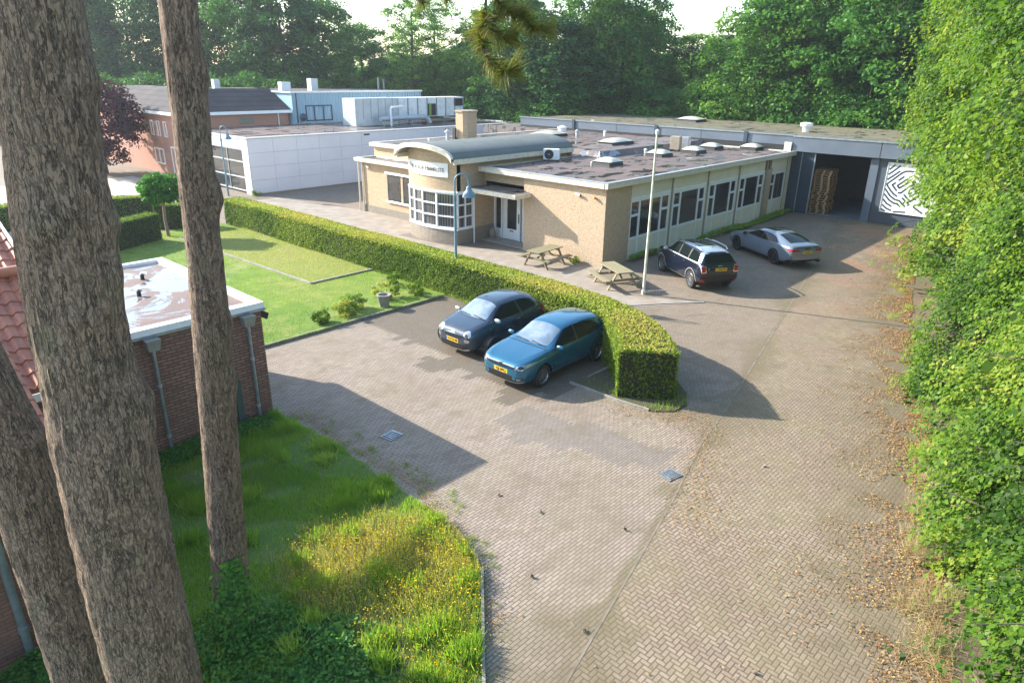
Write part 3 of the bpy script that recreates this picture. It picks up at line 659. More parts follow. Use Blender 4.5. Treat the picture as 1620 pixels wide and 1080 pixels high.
# ================================================================= WHITE BUILDING
M_['wpanel'] = pmat('white_panel', (.74, .74, .76), (.68, .68, .71), .5, .35)
wb = thing('white_panel_building', 'white panelled flat roofed showroom with dark corner glazing', 'building', (-1.7, 28, 0))
ZB = [0.06, .95, 1.85, 2.75, 3.68]; UB = [-1.66+1.82*i for i in range(15)]
mb = MB(); mb.box(-1.60, 28.05, 0, 24.5, 28.3, 3.7); mb.build('wall', 'post', wb)
mb = MB()
for a, b in zip(UB[:-1], UB[1:]):
    for c, d in zip(ZB[:-1], ZB[1:]): mb.box(a+.008, 28.0, c+.008, b-.008, 28.045, d-.008)
mb.build('cladding_panels', 'wpanel', wb)
mb = MB(); mb.box(-1.7, 28.0, 0, -1.67, 28.85, 3.7); mb.box(-1.7, 28.85, 2.95, -1.67, 36, 3.7); mb.box(-1.67, 28.05, 2.95, -1.5, 36, 3.7); mb.build('corner_panel', 'wpanel', wb)
window(wb, ('-x', -1.62), 28.86, 36, .12, 2.95, va=(31.2, 33.6), hz=(1.05, 2.1), fr=.07, mat='zinc_pale')
mb = MB(); mb.box(-1.78, 27.94, 3.7, 25, 28.2, 3.77); mb.box(-1.78, 28.2, 3.7, -1.55, 38, 3.77); mb.build('roof_trim', 'white', wb)
box('flat_roof', 'roof_brown', wb, -1.55, 28.2, 3.5, 26, 38, 3.72)
box('roof_parapet', 'white_dirty', wb, 24.6, 28.2, 3.72, 24.8, 38, 3.8)
MB().box(7.7, 27.97, 3.45, 8.2, 28.0, 3.56).build('wall_vent', 'dark', wb); MB().box(15.9, 27.97, 3.45, 16.4, 28.0, 3.56).build('wall_vent', 'dark', wb)
# big air handling unit + duct on that roof
au = thing('air_handling_unit', 'long galvanised air handling unit on the white building roof', 'ventilation unit', (14, 32.5, 3.72))
M_['alu'] = pmat('aluminium_cladding', (.62, .65, .68), (.5, .54, .57), 1.4, .4, metallic=.35)
mb = MB(); mb.box(10.2, 32.5, 3.74, 14.6, 34.3, 5.9); mb.build('front_module', 'alu', au)
mb = MB(); mb.box(14.65, 32.6, 4.25, 22.4, 34.2, 5.88); mb.build('rear_module', 'white_dirty', au)
for x in [11.0+.75*i for i in range(5)]+[14.62+1.1*i for i in range(8)]: box('panel_seam', 'zinc', au, x-.015, 32.47, 4.3, x+.015, 32.62, 5.86)
box('louvre', 'dark', au, 21.2, 32.5, 5.1, 22.2, 32.6, 5.75); box('louvre', 'dark', au, 18.0, 32.4, 4.35, 18.8, 32.6, 5.35)
mb = MB(); mb.box(18.0, 32.36, 4.35, 18.25, 32.4, 5.35); mb.build('green_edge', pmat('green_paint', (.2, .3, .05)), au)
for x in (16, 18, 20, 22): box('support_leg', 'steel', au, x-.06, 32.7, 3.74, x+.06, 32.8, 4.25)
mb = MB(); mb.tube([(12.0, 31.6, 4.3), (16.6, 31.6, 4.35), (17.1, 31.55, 4.2), (17.3, 31.5, 3.8)], .22, 14); mb.build('air_duct', 'zinc_pale', au, smooth=True)
mb = MB(); mb.tube([(12.9, 31.3, 3.74), (12.9, 31.3, 5.1), (13.0, 31.3, 5.2), (14.1, 31.3, 5.25)], .1, 10); mb.build('vent_pipe', 'white_dirty', au, smooth=True)
for x in (12.3, 15.3): MB().tube([(x, 31.5, 3.74), (x, 31.5, 4.2)], .05).build('duct_support', 'steel', au)
# blue corrugated building
t = NT('blue_corrugated'); o = t.co(); s = t.sep(o); wv = t.M('SINE', t.M('MULTIPLY', s[0], 21.0))
M_['blue'] = t.out(t.mix(t.ramp(t.noise(o, .6), .4, .7), (.30, .46, .56), (.36, .52, .62)), .45, wv, 1.0, .05)
bb = thing('blue_steel_building', 'pale blue corrugated steel building behind the white one', 'building', (7.7, 38, 0))
mb = MB(); mb.box(7.75, 38.0, 0, 21.8, 50, 6.2); mb.build('wall', 'blue', bb)
mb = MB(); mb.box(7.6, 37.9, 6.2, 21.9, 38.1, 6.34); mb.box(7.6, 38.1, 6.2, 7.85, 50, 6.3); mb.build('roof_trim', 'white', bb)
box('flat_roof', 'roof_grey', bb, 7.85, 38.1, 6.1, 21.8, 50, 6.26)
window(bb, ('-y', 38.0), 8.6+.35, 11.6, 3.9, 5.2, va=(9.8, 10.7), fr=.1, mat='navy', d=.06, name='glazed_door')
mb = MB(); mb.tube([(8.1, 37.9, 6.2), (8.1, 37.9, 3.8)], .05); mb.build('downpipe', 'navy', bb)
mb = MB(); mb.lathe([(0, 0), (.3, .08), (.33, .12)], (8.6, 37.7, 4.25), 16, 'Y'); mb.build('dish', 'navy', bb)
mb = MB(); mb.box(12.2, 42.0, 6.25, 12.9, 42.7, 7.3); mb.build('roof_cabinet', 'alu', bb); mb = MB(); mb.box(9.2, 42, 6.25, 10.1, 42.6, 7.0); mb.build('roof_cabinet', 'white_dirty', bb)
for x in (22.0, 22.7): MB().tube([(x, 45, 5.8), (x, 45, 7.4)], .13, 10).build('flue_pipe', 'zinc', bb, smooth=True)
# red building with dark tiled roof
t = NT('dark_roof_tiles'); o = t.co(); s = t.sep(o); f_ = t.M('FRACT', t.M('MULTIPLY', s[2], 2.9))
col = t.mix(t.ramp(t.noise(o, .7, 5), .35, .7), (.05, .045, .05), (.085, .07, .07)); col = t.mix(t.M('MULTIPLY', t.M('LESS_THAN', f_, .14), .7), col, (.02, .02, .02))
M_['darktiles'] = t.out(col, .85, f_, .6, .05, Specular_IOR_Level=.2)
rb = thing('brick_office_building', 'two storey pink brick office with dark tiled roof', 'building', (-1.5, 38.5, 0))
mb = MB(); mb.box(-1.55, 38.5, 0, 7.6, 56, 4.68); mb.build('wall', 'pink_brick', rb)
mb = MB(); e = .4
E0 = [(-1.95, 38.1, 4.85), (7.7, 38.1, 4.85), (7.7, 41.5, 6.5), (.8, 41.5, 6.5)]
mb.extr(E0, (0, .02, -.12)); mb.extr([(-1.95, 38.1, 4.85), (.8, 41.5, 6.5), (.8, 56, 6.5), (-1.95, 56, 4.85)], (.02, 0, -.12))
mb.build('tiled_roof', 'darktiles', rb)
mb = MB(); mb.box(.8, 41.4, 6.38, 7.7, 46, 6.46); mb.box(.8, 46, 6.38, 3, 56, 6.46); mb.build('flat_roof', 'roof_grey', rb)
mb = MB(); mb.box(-2.0, 38.0, 4.64, 7.7, 38.12, 4.86); mb.box(-2.0, 38.12, 4.64, -1.88, 56, 4.86); mb.box(-1.9, 38.1, 4.64, 7.6, 38.5, 4.68); mb.box(-1.9, 38.5, 4.64, -1.56, 56, 4.68); mb.build('gutter', 'white', rb)
FR = ('-x', -1.55)
for (a, z0, z1, w) in ((44.0, 2.9, 4.1, .55), (42.7, 2.9, 4.1, .55), (41.4, 2.9, 4.1, .55)): window(rb, FR, a-w/2, a+w/2, z0, z1, fr=.09, d=.06)
window(rb, FR, 42.4, 44.2, .7, 1.95, va=(43.3,), fr=.1, d=.06, name='window'); window(rb, FR, 39.6, 40.9, .05, 2.25, va=(40.25,), fr=.12, d=.06, name='glazed_door')
mb = MB(); mb.tube([(6.6, 38.42, 4.6), (6.6, 38.42, 3.7)], .05); mb.build('downpipe', 'white', rb)
MB().box(3.2, 38.46, 3.85, 4.4, 38.5, 4.35).build('wall_hatch', 'plinth_brick', rb)
MB().box(3.6, 43, 6.4, 4.1, 43.5, 7.2).build('roof_cabinet', 'zinc_pale', rb)

# ================================================================= SHED (garage with puddled roof) and tiled house
sh = thing('garage', 'red brick garage with flat puddled roof and two downpipes', 'garage', (-19, -2.35, 0))
mb = MB(); mb.box(-23, -2.35, 0, -17.1, 3.3, 2.78); mb.build('wall', 'red_brick', sh)
box('flat_roof', 'roof_shed', sh, -23, -2.2, 2.78, -17.25, 3.2, 2.86)
mb = MB(); mb.box(-23, -2.42, 2.78, -17.03, -2.2, 2.94); mb.box(-17.25, -2.2, 2.78, -17.03, 3.4, 2.94); mb.box(-23, 3.2, 2.78, -17.25, 3.4, 2.94); mb.build('roof_trim', 'white', sh)
mb = MB(); mb.box(-23, -2.44, 2.74, -17.01, -2.36, 2.80); mb.build('drip_edge', 'zinc', sh)
for x in (-19.62, -17.5):
    mb = MB(); mb.prism([(x-.11, -2.58), (x+.11, -2.58), (x+.11, -2.36), (x-.11, -2.36)], 2.48, 2.73, [(x-.15, -2.62), (x+.15, -2.62), (x+.15, -2.36), (x-.15, -2.36)]); mb.build('rain_hopper', 'grey_plastic', sh)
    mb = MB(); mb.tube([(x, -2.47, 2.5), (x, -2.46, 1.6), (x, -2.46, .0)], .042, 12); mb.build('downpipe', 'zinc', sh, smooth=True)
    mb = MB()
    for z in (1.62, .4): mb.tube([(x, -2.46, z), (x, -2.46, z+.07)], .052, 12)
    mb.build('pipe_collar', 'zinc_pale', sh)
mb = MB(); mb.extr([(-17.05, -2.0, 2.5), (-16.78, -2.0, 2.34), (-16.72, -2.0, 2.48), (-17.0, -2.0, 2.66)], (0, .3, 0)); mb.build('floodlight', 'dark', sh)
MB().box(-18.0, -2.44, .05, -17.85, -2.38, 1.15).build('leaning_board', pmat('old_board', (.06, .09, .08), rough=.8), sh)
for (x, y) in ((-18.2, 1.7), (-18.8, .3)): MB().lathe([(.05, 0), (.05, .12), (.09, .13), (0, .17)], (x, y, 2.86), 8).build('roof_vent', 'dark', sh)
t = NT('terracotta_tiles'); o = t.co(); s = t.sep(o)
col = t.mix(t.ramp(t.noise(o, 2.2, 4), .35, .65), (.52, .19, .105), (.38, .13, .075)); col = t.mix(t.M('MULTIPLY', t.ramp(t.noise(o, 9, 5, .7), .5, .75), .6), col, (.17, .11, .07))
M_['tiles'] = t.out(col, .65, t.noise(o, 60, 4), .3, .006)
hs = thing('tiled_house', 'brick house with curved orange clay roof tiles beside the garage', 'house', (-24, -5, 0))
def pantiles(x0, x1, y0, z0, y1, z1, name='roof'):
    """slope rising from (y0,z0) to (y1,z1); wavy pantiles, stepped courses"""
    L = math.hypot(y1-y0, z1-z0); nr = int(L/.31); dy, dz = (y1-y0)/L, (z1-z0)/L; nx, nz = -dz, dy
    mb = MB(); step = .028; nxs = int((x1-x0)/.03)
    for r in range(nr):
        vs = []; fs = []
        for k in range(nxs+1):
            x = x0+(x1-x0)*k/nxs; ph = 2*math.pi*x/.24; h = .028*math.sin(ph)+.012*math.sin(2*ph+.6)
            for (tt, up) in ((r*.31-.03, 0), (r*.31-.03, .03), ((r+1)*.31, .002)):
                q = h+up
                vs.append((x, y0+dy*tt+nx*q*-1*-1, z0+dz*tt+nz*q))
        for k in range(nxs):
            a, b = 3*k, 3*k+3
            fs += [(a, b, b+1, a+1), (a+1, b+1, b+2, a+2)]
        mb.add(vs, fs)
    return mb.build(name, 'tiles', hs, smooth=True)
pantiles(-26.4, -22.55, -7.05, 2.80, -4.35, 4.1)
pantiles(-26.4, -21.3, -4.35, 3.10, 1.1, 5.65)
mb = MB(); mb.box(-30, -6.8, 0, -22.75, -4.1, 2.7); mb.box(-30, -4.1, 0, -21.6, 3.1, 3.0); mb.add([(-22.75, -6.8, 2.7), (-22.75, -4.1, 2.7), (-22.75, -4.1, 3.95)], [(0, 1, 2)]); mb.build('wall', 'house_brick', hs)
mb = MB()   # verge tiles along the lower roof's edge
for i in range(9):
    a = i*.33; y, z = -7.1+.90*a, 2.87+.433*a
    mb.tube([(-22.5, y, z+.02), (-22.5, y+.34, z+.16)], .085, 10)
mb.build('verge_tiles', 'tiles', hs, smooth=True)
mb = MB(); mb.tube([(-25.5, -1.75, 4.42), (-21.2, -1.75, 4.42)], .10, 12)
for x in (-22.0, -22.45, -22.9): mb.tube([(x, -1.75, 4.42), (x+.06, -1.75, 4.42)], .125, 12)
mb.build('ridge_tiles', 'tiles', hs, smooth=True)
mb = MB(); mb.box(-30, -7.28, 2.66, -22.35, -7.26, 2.8); mb.box(-30, -7.26, 2.66, -22.35, -6.98, 2.68); mb.box(-22.37, -7.26, 2.68, -22.35, -6.98, 2.8); mb.box(-30, -6.98, 2.66, -22.45, -6.8, 2.78)
mb.box(-22.5, -4.62, 2.92, -21.2, -4.6, 3.06); mb.box(-22.5, -4.6, 2.92, -21.2, -4.36, 2.94); mb.build('gutter', 'white', hs)
mb = MB(); mb.tube([(-22.45, -7.12, 2.66), (-22.42, -6.9, 2.4), (-22.35, -6.2, 2.2), (-22.32, -5.6, 2.1), (-22.3, -5.5, 0)], .045, 12); mb.build('downpipe', 'white_dirty', hs, smooth=True)
mb = MB(); mb.tube([(-23.42, -6.93, 2.66), (-23.42, -6.93, .0)], .055, 12); mb.tube([(-23.42, -6.93, .55), (-23.42, -6.93, .65)], .068, 12); mb.tube([(-23.42, -6.93, 1.9), (-23.42, -6.93, 2.0)], .068, 12); mb.build('downpipe', 'zinc', hs, smooth=True)
ga = thing('flat_roofed_annex', 'white edged flat roofed annex behind the tiled roof', 'building', (-24, 8, 0))
MB().prism([(-30, 4.2), (-20.1, 4.2), (-19.0, 12.9), (-30, 12.9)], 0, 2.7).build('wall', 'white_dirty', ga)
MB().prism([(-30, 4.1), (-20.02, 4.1), (-18.9, 13.0), (-30, 13.0)], 2.7, 2.92).build('roof_edge', 'white', ga)
MB().prism([(-30, 4.3), (-20.4, 4.3), (-19.3, 12.8), (-30, 12.8)], 2.92, 2.935).build('flat_roof', 'roof_shed', ga)
# ================================================================= STREET FURNITURE
def lamp_post(x, y, label, ang=R_(-45)):
    t = thing('street_lamp', label, 'street lamp', (x, y, 0), 'blue grey street lamps', ang)
    m = MB(); m.tube([(0, 0, 0), (0, 0, .9)], .075, 14); m.tube([(0, 0, .9), (0, 0, 1.0), (0, 0, 3.6)], [.075, .055, .05], 14); m.build('post', 'blue_post', t, smooth=True, local=True)
    m = MB(); m.tube([(0, 0, 3.55), (0, 0, 3.75)], .062, 12)
    m.tube([(0, 0, 3.7), (0, 0, 4.25)]+[(.26-.26*math.cos(a), 0, 4.25+.28*math.sin(a)) for a in [math.pi*i/10 for i in range(1, 11)]]+[(.52, 0, 4.0)], .032, 10)
    m.build('curved_arm', 'blue_post', t, smooth=True, local=True)
    m = MB(); m.lathe([(0, .10), (.07, .10), (.10, .04), (.10, -.02), (.13, -.06), (.21, -.16), (.24, -.27), (.25, -.29), (.2, -.27), (.0, -.20)], (.52, 0, 3.98), 20)
    m.build('lamp_shade', 'blue_post', t, smooth=True, local=True); return t
lp = lamp_post(-6.92, 1.95, 'near blue grey street lamp with bell shade in front of the bay window hedge')
dup(lp, (-3.0, 28.9, 0), R_(-60), 'far blue grey street lamp with bell shade beside the white panelled building')
t = thing('white_pole', 'tall slender white pole with lichen standing at the corner paving', 'pole', (-1.9, -3.38, 0))
M_['polepaint'] = pmat('lichened_white_paint', (.68, .66, .56), (.42, .42, .2), 3, .6, lo=.5, hi=.7)
m = MB(); m.tube([(-1.9, -3.38, 0), (-1.9, -3.38, .15)], .085, 12); m.tube([(-1.9, -3.38, .1), (-1.9, -3.38, 2.2), (-1.9, -3.38, 6.0)], [.06, .05, .036], 12); m.build('shaft', 'polepaint', t, smooth=True)
MB().lathe([(0, 0), (.05, .02), (.08, .1), (.07, .17), (0, .22)], (-1.9, -3.38, 5.98), 14).build('finial', 'white', t, smooth=True)
# picnic tables
t = NT('weathered_wood'); o = t.co(); col = t.mix(t.ramp(t.noise(t.V('MULTIPLY', o, (3, 30, 30)), 1.5, 5, .7), .3, .7), (.30, .25, .16), (.19, .17, .10))
col = t.mix(t.M('MULTIPLY', t.ramp(t.noise(o, 3, 5), .45, .65), .6), col, (.20, .20, .07)); M_['wood'] = t.out(col, .85, t.noise(t.V('MULTIPLY', o, (3, 40, 40)), 2, 4), .4, .01)
def picnic(x, y, rz, label):
    t = thing('picnic_table', label, 'picnic table', (x, y, 0), 'wooden picnic tables in front of the workshop', rz)
    m = MB()
    for i in range(5): m.box(-.88, -.355+i*.144, .71, .88, -.355+i*.144+.135, .75)
    m.build('tabletop', 'wood', t, local=True, bevel=.004)
    for s in (-1, 1):
        m = MB(); m.box(-.88, s*.64, .41, .88, s*.64+.12*s, .45); m.box(-.88, s*.64+.13*s, .41, .88, s*.64+.25*s, .45); m.build('bench', 'wood', t, local=True, bevel=.004)
    for e in (-1, 1):
        for s in (-1, 1):
            m = MB(); m.beam((e*.62, s*.26, .71), (e*.62, s*.66, 0), .045, .10, up=(1, 0, 0)); m.build('leg', 'wood', t, local=True)
        m = MB(); m.beam((e*.575, -.86, .36), (e*.575, .86, .36), .04, .095); m.beam((e*.575, -.34, .66), (e*.575, .34, .66), .04, .09); m.build('cross_beam', 'wood', t, local=True)
        m = MB(); m.beam((e*.55, 0, .36), (e*.12, 0, .69), .04, .09, up=(0, 1, 0)); m.build('brace', 'wood', t, local=True)
    return t
pt = picnic(-1.32, 2.2, R_(2), 'greenish wooden picnic table against the rendered front wall')
dup(pt, (-1.64, -1.86, 0), R_(62), 'paler wooden picnic table standing beside the tall white pole')
# drain gratings
def drain(x, y, rz, label):
    t = thing('drain_grating', label, 'drain', (x, y, .008), 'square drain gratings in the paving', rz)
    m = MB(); m.box(-.2, -.18, 0, .2, -.15, .012); m.box(-.2, .15, 0, .2, .18, .012); m.box(-.2, -.15, 0, -.17, .15, .012); m.box(.17, -.15, 0, .2, .15, .012); m.build('frame', 'steel', t, local=True)
    m = MB(); m.box(-.17, -.15, .001, .17, .15, .003); m.build('pit', 'dark', t, local=True)
    m = MB()
    for i in range(5): m.box(-.145+i*.066, -.15, .004, -.115+i*.066, .15, .03)
    m.build('bars', 'steel', t, local=True); return t
d1 = drain(-15.73, -5.34, R_(8), 'drain grating in the shadow of the garage')
dup(d1, (-12.63, -10.97, .008), R_(-12), 'drain grating where the two paving patterns meet')
MB().lathe([(0, 0), (.17, 0), (.24, .40), (.26, .42), (.26, .46), (.20, .46), (.18, .36), (0, .34)], (-10.08, 2.38, .05), 20).build('flower_pot', 'concrete', smooth=True)
tag(bpy.data.objects['flower_pot'], 'empty round concrete flower pot on the lawn edge', 'flower pot')
MB().lathe([(0, 0), (.09, 0), (.15, .15), (.19, .32), (.14, .44), (.09, .5), (.11, .56), (.0, .54)], (.55, 7.3, .08), 18).build('vase', 'plinth_brick', smooth=True)
tag(bpy.data.objects['vase'], 'small stoneware vase standing beside the white entrance door', 'vase')

# ================================================================= CARS
def paint(name, c, c2=None, rough=.2, metal=.55, coat=.9):
    t = NT(name); return t.out(c, rough, None, Metallic=metal, Coat_Weight=coat, Coat_Roughness=.03, Specular_IOR_Level=.5)
M_['paint_slate'] = paint('slate_blue_paint', (.035, .058, .082), metal=.35)
M_['paint_blue'] = paint('bright_blue_paint', (.015, .135, .23), metal=.5)
M_['paint_navy'] = paint('navy_paint', (.004, .008, .024), metal=.2)
M_['paint_grey'] = paint('nardo_grey_paint', (.17, .21, .255), metal=.25)
M_['paint_silver'] = paint('silver_paint', (.6, .63, .64), metal=.7, rough=.3)
M_['carglass'] = NT('tinted_car_glass').out((.008, .013, .013), .02, None, Specular_IOR_Level=.25)
t = NT('windscreen'); o = t.co(); M_['windscreen'] = t.out(t.mix(t.ramp(t.noise(o, 2.2, 5, .6), .4, .62), (.05, .08, .09), (.20, .24, .25)), .03, None, Specular_IOR_Level=1.0, IOR=2.2, Coat_Weight=1.0, Coat_IOR=2.0, Coat_Roughness=.01)  # pale mottling in the colour stands in for reflected clouds and trees
M_['rubber'] = pmat('tyre_rubber', (.02, .02, .02), rough=.8)
M_['black'] = pmat('black_trim', (.012, .012, .013), rough=.35)
M_['alloy'] = pmat('alloy_rim', (.45, .45, .46), rough=.3, metallic=.9)
M_['alloy_dark'] = pmat('dark_alloy_rim', (.06, .06, .065), rough=.3, metallic=.7)
M_['chrome'] = pmat('chrome', (.8, .8, .8), rough=.12, metallic=1.0)
M_['plate'] = pmat('yellow_plate', (.85, .50, .02), rough=.4)
M_['red_lamp'] = pmat('red_lamp', (.45, .008, .012), rough=.12)
M_['headlamp'] = NT('headlamp_glass').out((.42, .45, .46), .08, None, Metallic=.6, Coat_Weight=1.0)
M_['arch_grey'] = pmat('grey_arch_trim', (.23, .25, .26), rough=.5)

def car(name, label, loc, heading, S_):
    """S_ : L,W, wheels, top line, width and belt tables -> lofted body, cut wheel arches, projected panels"""
    th = thing(name, label, 'car', loc, None, heading)
    tx, tz = zip(*S_['top']); st = S_['stations']
    ip = lambda tab, x: float(np.interp(x, [a for a, b in tab], [b for a, b in tab]))
    top = sorted(S_['top']); belt = sorted(S_['belt']); wid = sorted(S_['wid']); rw = sorted(S_['roofw']); low = sorted(S_['low'])
    rings = []
    for x in st:
        T, Bz, w, r, zb = ip(top, x), ip(belt, x), ip(wid, x), ip(rw, x), ip(low, x)
        cab = max(0.0, T-Bz)
        pts = [(0, zb), (w*.80, zb), (w*.965, zb+.09), (w, zb+.30), (w*.995, (zb+.30)*.4+Bz*.6), (w*.955, Bz-.03), (w*.925, Bz+.012)]
        if cab > .12:
            pts += [((w*.9*.35+r*.65), Bz+cab*.62), (r, T-.075), (r*.72, T-.018), (0, T)]
        else:
            k = max(cab, 0.0); pts += [(w*.87, Bz+.02+k*.25), (w*.74, Bz+.022+k*.6), (w*.45, T-.006+.004), (0, T+.004)]
        rings.append([(x, y, z) for y, z in pts])
    n = len(rings[0]); V_ = []; Fs = []
    for rg in rings: V_ += rg+[(x, -y, z) for x, y, z in rg[1:-1][::-1]]
    m = 2*n-2
    for i in range(len(rings)-1):
        for k in range(m): Fs.append((i*m+k, i*m+(k+1) % m, (i+1)*m+(k+1) % m, (i+1)*m+k))
    for base, rev in ((0, False), ((len(rings)-1)*m, True)):   # end caps as quads
        for k in range(n-1):
            a, b = base+k, base+k+1; c, d = base+(m-k-1) % m, base+(m-k) % m
            q = (a, b, c, d) if k > 0 and k < n-2 else ((a, b, c) if k == 0 else (a, b, d))
            Fs.append(q[::-1] if rev else q)
    me = bpy.data.meshes.new('body'); me.from_pydata(V_, [], Fs)
    bm = bmesh.new(); bm.from_mesh(me); bmesh.ops.remove_doubles(bm, verts=bm.verts, dist=1e-4); bmesh.ops.recalc_face_normals(bm, faces=bm.faces); bm.to_mesh(me); bm.free()
    ob = bpy.data.objects.new('body', me); COL.objects.link(ob)
    sb = ob.modifiers.new('s', 'SUBSURF'); sb.levels = 3; sb.render_levels = 3
    dg = bpy.context.evaluated_depsgraph_get(); me1 = bpy.data.meshes.new_from_object(ob.evaluated_get(dg)); ob.modifiers.clear(); ob.data = me1
    co = np.empty(len(me1.vertices)*3); me1.vertices.foreach_get('co', co); co = co.reshape(-1, 3); lo_, hi_ = co.min(0), co.max(0)
    zt = max(b for a, b in S_['top']); zl = min(b for a, b in S_['low'])
    co[:, 0] = (co[:, 0]-lo_[0])/(hi_[0]-lo_[0])*S_['L']-S_['L']/2; co[:, 1] *= S_['W']/(hi_[1]-lo_[1]); co[:, 2] = zl+(co[:, 2]-lo_[2])/(hi_[2]-lo_[2])*(zt-zl)
    me1.vertices.foreach_set('co', co.ravel()); me1.update()
    wr, ar = S_['wr'], S_['wr']+S_.get('gap', .045); cut = []
    for ax in S_['axles']:
        for sd in (-1, 1):
            c = MB().tube([(ax, sd*(S_['W']/2-.30), wr+.01), (ax, sd*(S_['W']/2+.3), wr+.01)], ar, 40).build('cut', 'black'); cut.append(c)
            bo = ob.modifiers.new('b', 'BOOLEAN'); bo.operation = 'DIFFERENCE'; bo.object = c; bo.solver = 'EXACT'
    dg = bpy.context.evaluated_depsgraph_get()
    me2 = bpy.data.meshes.new_from_object(ob.evaluated_get(dg)); ob.modifiers.clear()
    for c in cut: bpy.data.objects.remove(c)
    me2.name = 'body'; ob.data = me2; me2.materials.clear()
    for k in (S_['paint'], 'black'): me2.materials.append(M_[k])
    bm = bmesh.new(); bm.from_mesh(me2)
    for f in bm.faces:
        f.smooth = True; f.material_index = 0
        for ax in S_['axles']:
            if all(abs(math.hypot(v.co.x-ax, v.co.z-wr-.01)-ar) < .004 for v in f.verts) or (all(math.hypot(v.co.x-ax, v.co.z-wr-.01) < ar+.004 for v in f.verts) and abs(f.calc_center_median().y) < S_['W']/2-.27): f.material_index = 1; f.smooth = False
        if f.calc_center_median().z < ip(low, f.calc_center_median().x)+.05: f.material_index = 1
    bm.to_mesh(me2); bvh = BVHTree.FromBMesh(bm); bm.free()
    try: me2.set_sharp_from_angle(angle=R_(50))
    except Exception: pass
    ob.parent = th
    D = {'side': 1, 'front': 0, 'rear': 0, 'top': 2}
    def patch(nm, kind, poly, mat, off=.005, sides=(1,), parent=None, label=None, cuts=4):
        if len(sides) > 1: return [patch(nm, kind, poly, mat, off, (sd,), parent, label, cuts) for sd in sides][0]
        """a panel whose outline is drawn on the side / front / top view and laid onto the bodywork"""
        out = None; V2 = []; F2 = []
        for sdn in sides:
            bm = bmesh.new(); pl = [(a, b) for a, b in poly]
            vs = [bm.verts.new((a, b, 0)) for a, b in pl]; bm.faces.new(vs)
            bmesh.ops.triangulate(bm, faces=bm.faces)
            for _ in range(cuts):
                es = [e for e in bm.edges if e.calc_length() > .055]
                if not es: break
                bmesh.ops.subdivide_edges(bm, edges=es, cuts=1); bmesh.ops.triangulate(bm, faces=bm.faces)
            ok = {}; base = len(V2)
            for v in bm.verts:
                a, b = v.co.x, v.co.y
                if kind == 'side': o_, d_ = Vector((a, 3*sdn, b)), Vector((0, -sdn, 0))
                elif kind == 'front': o_, d_ = Vector((4, a*sdn, b)), Vector((-1, 0, 0))
                elif kind == 'rear': o_, d_ = Vector((-4, a*sdn, b)), Vector((1, 0, 0))
                else: o_, d_ = Vector((a, b*sdn, 4)), Vector((0, 0, -1))
                h, nn, _, _ = bvh.ray_cast(o_, d_)
                if h is None: continue
                if nn.dot(d_) > 0: nn = -nn
                ok[v.index] = len(V2); V2.append(tuple(h+nn*off))
            bm.verts.index_update()
            for f in bm.faces:
                ii = [ok.get(v.index) for v in f.verts]
                if None not in ii: F2.append(tuple(ii))
            bm.free()
        o = bpy.data.meshes.new(nm); o.from_pydata(V2, [], F2)
        b2 = bmesh.new(); b2.from_mesh(o); bmesh.ops.recalc_face_normals(b2, faces=b2.faces)
        for f in b2.faces:      # face outwards
            f.smooth = True
            c = f.calc_center_median()
            ref = {'side': Vector((0, c.y, .05)), 'front': Vector((1, 0, 0)), 'rear': Vector((-1, 0, 0)), 'top': Vector((0, 0, 1))}[kind]
            if f.normal.dot(ref) < 0: f.normal_flip()
        b2.to_mesh(o); b2.free(); o.materials.append(M_[mat])
        r = bpy.data.objects.new(nm, o); COL.objects.link(r); r.parent = parent or th
        if label: r['label'] = label
        return r
    def strip(pts, w):      # polyline -> outline
        P_ = [Vector((a, b)) for a, b in pts]; L_, R2 = [], []
        for i, p in enumerate(P_):
            d = (P_[min(i+1, len(P_)-1)]-P_[max(i-1, 0)]).normalized(); n_ = Vector((-d.y, d.x))*w/2
            L_.append((p.x+n_.x, p.y+n_.y)); R2.append((p.x-n_.x, p.y-n_.y))
        return L_+R2[::-1]
    W2 = S_['W']/2
    # wheels
    for ax in S_['axles']:
        for sd in (-1, 1):
            y1 = sd*(W2-.02); y0 = sd*(W2-.21); r = wr
            w = MB().lathe([(r*.66, y0), (r*.95, y0), (r, y0+sd*.03), (r, y1-sd*.03), (r*.95, y1), (r*.70, y1)], (ax, 0, wr), 28, 'Y').build('wheel', 'rubber', th, smooth=True, local=True)
            m_ = MB(); m_.lathe([(r*.70, y1-sd*.012), (r*.66, y1-sd*.005), (r*.62, y1-sd*.03), (r*.60, y0)], (ax, 0, wr), 28, 'Y')
            ns = S_['spokes']
            for k in range(ns):
                a = 2*math.pi*k/ns+.3; c_, s_ = math.cos(a), math.sin(a); tw = S_.get('twist', .0)
                a2 = a+tw; yo = y1-sd*.025
                m_.beam((ax+r*.10*c_, yo, wr+r*.10*s_), (ax+r*.64*math.cos(a2), yo, wr+r*.64*math.sin(a2)), .03, r*S_['spw'], up=(-s_, 0, c_)) if False else m_.beam((ax+r*.10*c_, yo, wr+r*.10*s_), (ax+r*.64*math.cos(a2), yo, wr+r*.64*math.sin(a2)), r*S_['spw'], .025, up=(0, 1, 0))
            m_.lathe([(0, y1-sd*.008), (r*.17, y1-sd*.01), (r*.2, y1-sd*.04)], (ax, 0, wr), 14, 'Y')
            m_.build('rim', S_['rim'], w, local=True)
            MB().lathe([(0, y1-sd*.07), (r*.64, y1-sd*.07), (r*.64, y1-sd*.09), (0, y1-sd*.09)], (ax, 0, wr), 20, 'Y').build('brake_disc', 'black', w, local=True)
    th_ = S_['panels'](patch, strip, th, S_)
    return th
